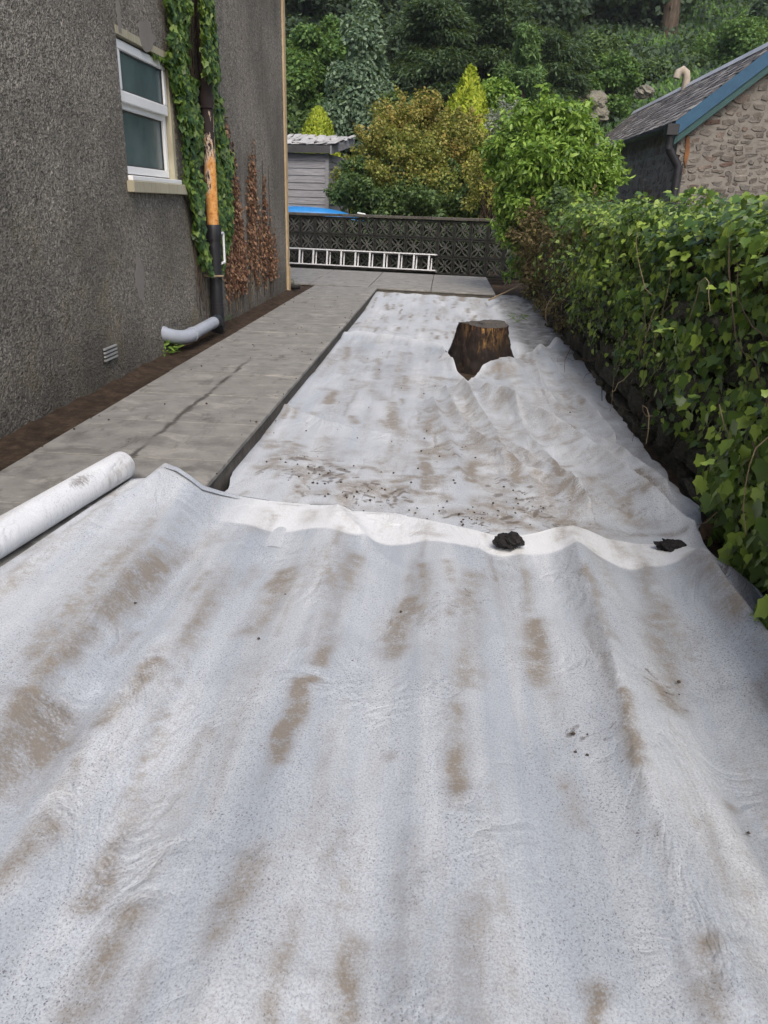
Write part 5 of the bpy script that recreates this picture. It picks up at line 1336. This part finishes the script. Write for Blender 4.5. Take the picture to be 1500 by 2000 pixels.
# undergrowth along the wall
o_ = (at(700, 420, 16.2)[0], 16.2, -.1)
shrub('leafy_shrub', 'low green leafy shrub between shed and orange-tinted shrub', 'shrub', *o_, pix_blobs([(690, 380, 34, 0), (660, 385, 22, -.1), (720, 395, 36, -.2), (700, 345, 26, .1), (680, 330, 16, .2), (750, 400, 34, -.2)], 16.2, o_), MAT['under'], 'oval', 7000, (.05, .09), 12, 'undergrowth shrubs behind the wall', 0, 8)
o_ = (at(850, 420, 15.9)[0], 15.9, -.1)
shrub('leafy_shrub', 'dark undergrowth bush below the orange-tinted shrub', 'shrub', *o_, pix_blobs([(800, 395, 36, 0), (850, 400, 36, -.1), (900, 395, 36, 0), (880, 360, 30, .3), (820, 365, 30, .3)], 15.9, o_), MAT['under'], 'oval', 7500, (.05, .09), 13, 'undergrowth shrubs behind the wall', 0, 12)
o_ = (at(960, 420, 15.5)[0], 15.5, -.1)
shrub('twiggy_shrub', 'bare twiggy brownish shrub left of the bright green laurel', 'shrub', *o_, pix_blobs([(950, 320, 34, 0), (940, 370, 36, 0), (975, 380, 32, -.1), (985, 340, 30, .1), (965, 280, 24, .2), (985, 300, 24, .2)], 15.5, o_), MAT['spirea'], 'oval', 4200, (.035, .07), 14, None, 0, 36, lambda P, rng: rng.random(len(P)) * .35, stem_mat='twig')
o_ = (at(985, 300, 17.5)[0], 17.5, -.1)
shrub('silver_shrub', 'pale grey leafed shrub top beside the golden conifer', 'shrub', *o_, pix_blobs([(985, 228, 24, 0), (975, 250, 24, 0), (1000, 260, 24, 0)], 17.5, o_), MAT['greygreen'], 'lance', 2200, (.06, .1), 15, None, 0, 8)
o_ = (at(965, 300, 20.)[0], 20., .2)
shrub('leafy_shrub', 'light green bush right of the pointed golden conifer', 'shrub', *o_, pix_blobs([(965, 185, 24, 0), (985, 190, 20, 0), (950, 205, 24, 0), (975, 215, 28, 0)], 20., o_), MAT['laurel'], 'oval', 2600, (.07, .13), 16, None, 0, 6)

for i, (px, lab) in enumerate(((600, 'dark leafy mat behind the pierced wall, under the kayak'), (720, 'dark leafy mat behind the pierced wall, below the low green shrub'), (840, 'dark leafy mat behind the pierced wall, at its middle'), (950, 'dark leafy mat behind the pierced wall, at its right end'))):
    Yb = 15.5 - (px - 600) / 1500 * 15 * .307; o_ = (at(px, 420, Yb)[0], Yb + .25, -.1)
    bl = [((x, 0, z), (.3, .10, .22)) for x in (-.45, 0, .45) for z in (.2, .5, .72)]
    shrub('leafy_shrub', lab, 'shrub', *o_, bl, MAT['yew'], 'oval', 3200, (.05, .09), 100 + i, 'dark undergrowth behind the pierced wall', 0, 4)
# laurel-like bright shrub
o_ = (at(1075, 520, 11.3)[0], 11.3, -.1)
L = [(1060, 245, 48, 0), (1110, 255, 48, 0), (1020, 290, 50, .1), (1085, 300, 60, -.3), (1145, 310, 50, -.1), (1050, 340, 55, -.35), (1110, 350, 55, -.35), (1165, 325, 36, 0), (1000, 260, 34, .4), (1015, 360, 40, -.2), (1060, 395, 45, -.4), (1080, 222, 26, 0), (990, 330, 34, .3), (1030, 420, 36, -.35), (1130, 385, 40, -.2), (985, 400, 30, .1), (1000, 450, 32, -.1), (1030, 485, 28, -.3), (1012, 525, 22, 0), (1178, 368, 34, -.1), (1150, 412, 36, -.4), (972, 300, 28, .4), (1195, 335, 20, 0), (1090, 440, 34, -.5)]
shrub('laurel_shrub', 'bright green laurel-like shrub rising over the garden wall', 'shrub', *o_, pix_blobs(L, 11.3, o_), MAT['laurel'], 'lance', 25000, (.055, .12), 17, None, 300, 16, None, (0, 0, -.5))
# brown dead undergrowth under it
o_ = (at(1060, 560, 10.4)[0], 10.4, -.1)
L = [(1050, 440, 42, 0), (1100, 440, 45, 0), (1060, 490, 46, -.2), (1110, 500, 46, -.2), (1035, 520, 34, .2), (1085, 545, 46, -.3), (1120, 560, 40, -.5), (1020, 470, 30, .5), (1150, 430, 40, -.3), (1050, 560, 30, .1)]
shrub('dry_bush', 'brown dead tangle of twigs and leaves under the laurel', 'shrub', *o_, pix_blobs(L, 10.4, o_), MAT['dry'], 'oval', 9000, (.025, .06), 18, None, 0, 60)
o_ = (at(1100, 560, 9.8)[0], 9.8, -.1)
shrub('leafy_shrub', 'dark small-leaved bush where the ivy meets the laurel', 'shrub', *o_, pix_blobs([(1130, 470, 40, -.2), (1110, 430, 40, .1), (1160, 420, 36, -.4), (1150, 520, 40, -.6), (1090, 400, 30, .3), (1130, 580, 34, -.6), (1165, 600, 34, -1.2)], 9.8, o_), MAT['under'], 'oval', 5200, (.035, .07), 19, None, 0, 20)
o_ = (1.25, 8.2, -.1)
shrub('dry_bush', 'brown twiggy tangle on the wall face between ivy and laurel', 'shrub', *o_, [((rgx, yy, zz), (.13, .5, .22)) for yy in (-1.1, -.2, .7, 1.4) for zz, rgx in ((.25, -.05), (.55, -.06), (.85, -.02))], MAT['dry'], 'oval', 7000, (.02, .05), 27, None, 0, 50)
# branches lying at the patio's end
for i, (pts, lab) in enumerate((([(955, 586), (1010, 560), (1035, 540)], 'long bare twig reaching over the far fleece edge'), ([(985, 558), (1000, 535), (1030, 548)], 'thin looping bare twig on soil beside the patio'))):
    q = [gz(a, b, .02 + .05 * k) for k, (a, b) in enumerate(pts)]; o0 = q[0]; ob = MB().tube([tuple(v - o0) for v in q], [.011, .009, .006], 6, wob=.1).build('bare_twig', MAT['stick'], None, True); ob.location = o0; tag(ob, lab, 'twig')

# weeds by the wall
def weed(px, py, n, s, lab, seed, mat='broad'):
    p = gz(px, py, -.03); rng = np.random.default_rng(seed); root = empty('weed', p); tag(root, lab, 'weed')
    a = rng.uniform(0, 6.28, n); r = s * np.sqrt(rng.random(n)); P = np.stack([r*np.cos(a)*.8, r*np.sin(a), .01 + rng.random(n) * s * .9 * (1 - .5 * r / s)], 1)
    N = unit(rng.normal(0, .5, (n, 3)) + [0.2, -.3, 1]); U = np.stack([np.cos(a), np.sin(a), .5 + 0*a], 1); S = rng.uniform(.025, .06, n)
    me = leaves_mesh('leaves', 'lance', P, N, U, S); me.materials.append(MAT[mat]); tag(link('leaves', me, root), kind='stuff')
    mb = MB()
    for i in range(0, n, 6): mb.tube([(0, 0, -.02), tuple(P[i])], [.003, .0015], 4)
    mb.build('stalks', MAT[mat], root)
weed(313, 690, 320, .17, 'green leafy weed below the grey drain pipe', 1, 'laurel'); weed(183, 752, 18, .045, 'tiny green seedling at the foot of the house wall', 2, 'laurel')
weed(432, 630, 60, .12, 'straggly weed beside the black downpipe foot', 3, 'under'); weed(1012, 625, 30, .10, 'ivy scrap lying on the grimy far fleece', 4, 'under')

# ------------------------------------------------------------------ ivy on the house, and the dead ivy beside it
def house_ivy():
    rng = np.random.default_rng(5); root = empty('climbing_ivy', (HX, 6.9, 0)); OFF = np.array([HX, 6.9, 0]); tag(root, 'green ivy climbing the house wall around the rusty downpipe', 'ivy')
    n = 15000; z = rng.uniform(.35, 3.3, n)
    c = 6.86 + .02 * (z - 1); lo = np.interp(z, [.3, .7, 1.1, 1.5, 2.0, 2.6, 3.3], [6.75, 6.62, 6.42, 6.36, 6.22, 6.20, 6.25]); hi = np.interp(z, [.3, .5, .8, 1.3, 1.8, 2.2, 2.6, 3.3], [7.2, 7.4, 7.62, 7.70, 7.62, 7.40, 7.22, 7.2])
    lo = lo + .14 * fbm(z * 4, z * 0 + 3, 3); hi = hi + .16 * fbm(z * 4, z * 0 + 8, 3)
    y = lo + (hi - lo) * rng.random(n); gap = (np.abs(y - (PY - .03)) < np.where(z < 1.45, .12, .085) + .025 * np.sin(z * 7)) | ((y > PY) & (y < PY + .19) & (z > .5) & (z < .9)); k = ~(gap & (z < 1.95)) & (~gap | (rng.random(n) < .95)) & (z > .45 + .35 * rng.random(n))
    # uncovered sliver beside the window
    k &= ~((np.abs(y - 6.46) < .05) & (z > 1.18) & (z < 1.55))
    y, z = y[k], z[k]; n = len(y)
    onp = (y > PY - .30) & (y < PY + .04)
    bul = .035 + .06 * fbm(y * 5, z * 5, 3) * 2 + .03 * rng.random(n)
    bul = np.where(onp & (z > 1.98), .14 + .03 * rng.random(n), bul)
    P = np.stack([HX + np.maximum(bul, .015), y, z], 1); N = unit(np.array([1, -.25, .25]) + rng.normal(0, .38, (n, 3))); U = np.array([0, 0, -1.0]) + rng.normal(0, .35, (n, 3)); S = rng.uniform(.03, .062, n); P = P - OFF
    m = pick_leaves('ivy', MAT['ivyh'], P, N, U, S, root, 300, OFF)
    me = leaves_mesh('foliage', 'ivy', P[m], N[m], U[m], S[m]); me.materials.append(MAT['ivyh']); tag(link('foliage', me, root), kind='stuff')
    rg = random.Random(8)
    for i in range(14):
        y = rg.uniform(-.35, .45); q = []
        zz = .05 + rg.uniform(0, .3)
        while zz < 3.2: q.append((.012 + rg.uniform(0, .01), y, zz)); zz += .16; y += rg.uniform(-.03, .03)
        MB().tube(q, .004, 5).build('stem', MAT['twig'], root, True)
    # a tuft creeping along the lintel
    n = 70; yy = rng.uniform(5.95, 6.45, n); P = np.stack([HX + rng.uniform(-.05, .03, n), yy, 2.02 - rng.random(n) * .08 * (yy - 5.8)], 1) - OFF
    me = leaves_mesh('lintel_foliage', 'ivy', P, unit(np.array([1, 0, .2]) + rng.normal(0, .4, (n, 3))), np.array([0, 0, -1.]) + rng.normal(0, .4, (n, 3)), rng.uniform(.025, .05, n)); me.materials.append(MAT['ivyh']); tag(link('lintel_foliage', me, root), kind='stuff')
house_ivy()
def dead_ivy():
    rng = np.random.default_rng(6); root = empty('dead_ivy', (HX, 8.6, 0)); OFF = np.array([HX, 8.6, 0]); tag(root, 'brown withered ivy clinging to the house wall near its corner', 'ivy')
    n = 34000; y = rng.uniform(7.5, 9.95, n); z = rng.uniform(.1, 1.9, n)
    top = np.interp(y, [7.5, 7.75, 8.0, 8.15, 8.45, 8.6, 8.85, 8.95, 9.15, 9.3, 9.55, 9.7, 9.95], [1.5, 1.85, 1.55, 1.0, 1.1, 1.5, 1.7, 1.0, .9, 1.45, 1.3, .9, .5])
    col = .52 + fbm(y * 8, z * .9, 4) * 3.0; dens = ss(top + .1, top - .35, z) * np.clip(col, .02, 1) * ss(.12, .5, z)
    k = rng.random(n) < dens; y, z = y[k], z[k]; n = len(y)
    P = np.stack([HX + .008 + .02 * rng.random(n), y, z], 1) - OFF
    me = leaves_mesh('foliage', 'oval', P, unit(np.array([1, -.4, .2]) + rng.normal(0, .5, (n, 3))), np.array([0, 0, -1.]) + rng.normal(0, .5, (n, 3)), rng.uniform(.022, .05, n)); me.materials.append(MAT['dead']); tag(link('foliage', me, root), kind='stuff')
    rg = random.Random(18)
    for i in range(34):
        y = rg.uniform(-1.05, 1.3); q = []; zz = rg.uniform(-.03, .2); zt = rg.uniform(.5, 1.7)
        while zz < zt: q.append((.009, y, zz)); zz += .12; y += rg.uniform(-.02, .02)
        MB().tube(q, .003, 5).build('stem', MAT['stick'] if i % 3 == 0 else MAT['twig'], root, True)
dead_ivy()

# ------------------------------------------------------------------ wooded hillside
def hill_tree(px, Y, top_py, width_px, label, kind, seed, n=14000, group='trees on the hillside', name='hillside_tree', cat='tree'):
    X = at(px, 300, Y)[0]; zb = float(hill_z(X, Y)) - .2; H = at(px, top_py, Y)[2] - zb; sp = width_px / 2 / F_PX * Y
    spec = dict(broad=('broad', 'oval', (.08, .16), 'round'), silver=('silver', 'oval', (.08, .17), 'spire'), yew=('yew', 'needle', (.10, .22), 'yew'), feather=('feather', 'needle', (.10, .2), 'round'),
                dark=('darkwood', 'oval', (.13, .26), 'round'), under=('under', 'oval', (.08, .16), 'round'))[kind]
    return tree(name, label, cat, X, Y, H, sp, MAT[spec[0]], spec[1], int(n * 2.6), spec[2], seed, group, spec[3], .16, zb)
hill_tree(600, 24.5, 40, 150, 'mid green broadleaf tree behind the house corner', 'broad', 41)
hill_tree(560, 22.5, 160, 120, 'lower dark green tree just right of the house corner', 'under', 42, 9000)
hill_tree(708, 23.5, -8, 185, 'tall pointed silvery green tree above the shed', 'silver', 43, 20000)
hill_tree(650, 26.0, 20, 120, 'green tree left of the silvery pointed tree', 'broad', 44, 9000)
hill_tree(840, 26.5, 10, 210, 'dark layered yew right of the silvery tree', 'yew', 45, 17000)
hill_tree(950, 28.0, -30, 230, 'tallest dark yew behind the golden conifer', 'yew', 46, 17000)
hill_tree(1060, 27.5, 60, 190, 'dark spreading yew above the laurel', 'yew', 47, 15000)
hill_tree(1012, 25.6, 25, 95, 'feathery paler green tree among the dark yews', 'feather', 48, 7000)
hill_tree(780, 23.0, 175, 100, 'small dark green tree at the foot of the yews', 'under', 49, 7000)
hill_tree(1145, 31.0, 70, 120, 'bushy green sapling left of the grass bank', 'under', 50, 7000)
hill_tree(1180, 30.0, 100, 90, 'bright bush above the pale rocks', 'broad', 51, 5000)
hill_tree(1410, 33.0, 40, 150, 'spreading green bush above the outhouse roof', 'broad', 52, 8000)
hill_tree(1330, 34.0, 110, 110, 'dark bush below the tall bare trunk', 'under', 53, 6000)
hill_tree(1240, 33.0, 125, 100, 'green bush behind the roof cowl', 'under', 54, 6000)
hill_tree(1490, 36.0, -20, 150, 'dark tree at the upper right corner', 'dark', 55, 8000)
WOOD = ['dark wood tree at the top left behind the broadleaf tree', 'dark wood tree behind the silvery pointed tree', 'dark wood tree between silvery tree and yews', 'dark wood tree above the left yew', 'dark wood tree above the tallest yew',
        'dark wood tree above the gap right of the yews', 'dark wood tree above the grass bank', 'dark wood tree just left of the bare trunk', 'dark wood tree just right of the bare trunk', 'dark wood tree above the outhouse ridge', 'rightmost dark wood tree behind the outhouse',
        'dark wood tree behind the house', 'smaller dark wood tree on the upper bank', 'smaller dark wood tree left of the bare trunk foot']
for i, (px, Y, tp, wd) in enumerate(((560, 33, -90, 190), (680, 36, -110, 220), (800, 35, -100, 200), (900, 37, -110, 220), (1010, 38, -110, 230), (1110, 45, -100, 220), (1200, 48, -110, 240), (1290, 50, -110, 240), (1390, 46, -110, 230), (1490, 48, -120, 240), (1580, 42, -100, 240), (450, 30, -60, 240), (1160, 41, -40, 130), (1270, 46, -10, 130))):
    hill_tree(px, Y, tp, wd, WOOD[i], 'dark', 60 + i, 8500, 'dark wood on the hilltop', 'wood_tree')
# the bare trunk that stands clear
def bare_trunk():
    Y = 39.0; b = at(1300, 118, Y); t = at(1322, -90, Y); X = b[0]; zb = float(hill_z(X, Y)); root = empty('tall_tree', (X, Y, zb - .3)); tag(root, 'tall tree with a thick bare brown trunk at the upper right', 'tree')
    dx, dz = t[0] - X, t[2] - zb + .3
    MB().tube([(-.05, 0, min(0, b[2] - zb)), (0, 0, b[2] - zb + .5), (dx * .5, 0, dz * .6), (dx, 0, dz), (dx * 1.2, 0, dz * 1.4)], [.46, .37, .33, .30, .2], 14, wob=.05).build('trunk', MAT['bark'], root, True)
    rng = np.random.default_rng(77); bl = [((dx * 1.1 + rng.normal() * 1.6, rng.normal() * 1.4, dz * 1.15 + rng.normal() * 1.0), (1.1, 1.1, .8)) for _ in range(12)]
    P, N, U, S = blob_leaves(bl, 5000, 'oval', (.2, .4), rng); me = leaves_mesh('crown', 'oval', P, N, U, S); me.materials.append(MAT['darkwood']); tag(link('crown', me, root), kind='stuff')
bare_trunk()
# pale rocks on the bank
for i, (px, py, r, lab) in enumerate(((1145, 200, .42, 'largest pale rock on the bank above the laurel'), (1160, 222, .34, 'lower pale rock on the bank above the laurel'), (1258, 180, .22, 'small pale rock on the bank left of the cowl'), (1122, 185, .25, 'leftmost pale rock on the bank above the laurel'))):
    Y = 28.0; o = link('rock', lump('rock', (r * 1.3, r, r * .8), MAT['rock'], 50 + i, sub=4, amp=.6, fq=2.4)); o.location = at(px, py, Y); tag(o, lab, 'rock', 'rocks on the bank')
# grass and ground cover on the bank
def bank_cover():
    rng = np.random.default_rng(90); n = 60000; X = rng.uniform(2, 17, n); Y = rng.uniform(24, 48, n); Z = hill_z(X, Y) - .16; k = fbm(X * .3, Y * .3, 3) > -.12; X, Y, Z = X[k], Y[k], Z[k]; n = len(X)
    me = leaves_mesh('bank_grass', 'needle', np.stack([X, Y, Z], 1), unit(rng.normal(0, .4, (n, 3)) + [0, -.8, .4]), rng.normal(0, .4, (n, 3)) + [0, -.2, 1], rng.uniform(.15, .42, n)); me.materials.append(MAT['grass'])
    tag(link('bank_grass', me), 'long grass and ground cover on the steep bank', 'grass', kind='stuff')
    n = 60000; X = rng.uniform(-14, 30, n); Y = rng.uniform(20.5, 60, n); Z = hill_z(X, Y) - .1 + rng.random(n) * .5
    me = leaves_mesh('undergrowth', 'oval', np.stack([X, Y, Z], 1), unit(rng.normal(0, .6, (n, 3)) + [0, -.5, .6]), rng.normal(0, .6, (n, 3)) + [0, 0, .5], rng.uniform(.12, .28, n)); me.materials.append(MAT['darkwood'])
    tag(link('undergrowth', me), 'dark low undergrowth covering the wooded hillside floor', 'undergrowth', kind='stuff')
bank_cover()

# ------------------------------------------------------------------ damp air
hz = MB().box(-48, -28, -1.6, 62, 80, 33).build('haze', None)
hm = bpy.data.materials.new('haze'); hm.use_nodes = True; ht = hm.node_tree; ht.nodes.clear()
ho = ht.nodes.new('ShaderNodeOutputMaterial'); hv = ht.nodes.new('ShaderNodeVolumePrincipled')
hv.inputs['Color'].default_value = (.86, .90, .94, 1); hv.inputs['Density'].default_value = .0006; hv.inputs['Anisotropy'].default_value = .2
ht.links.new(hv.outputs[0], ho.inputs['Volume']); hz.data.materials.append(hm)
tag(hz, 'thin damp haze in the air before the wooded hill', 'haze', kind='stuff')
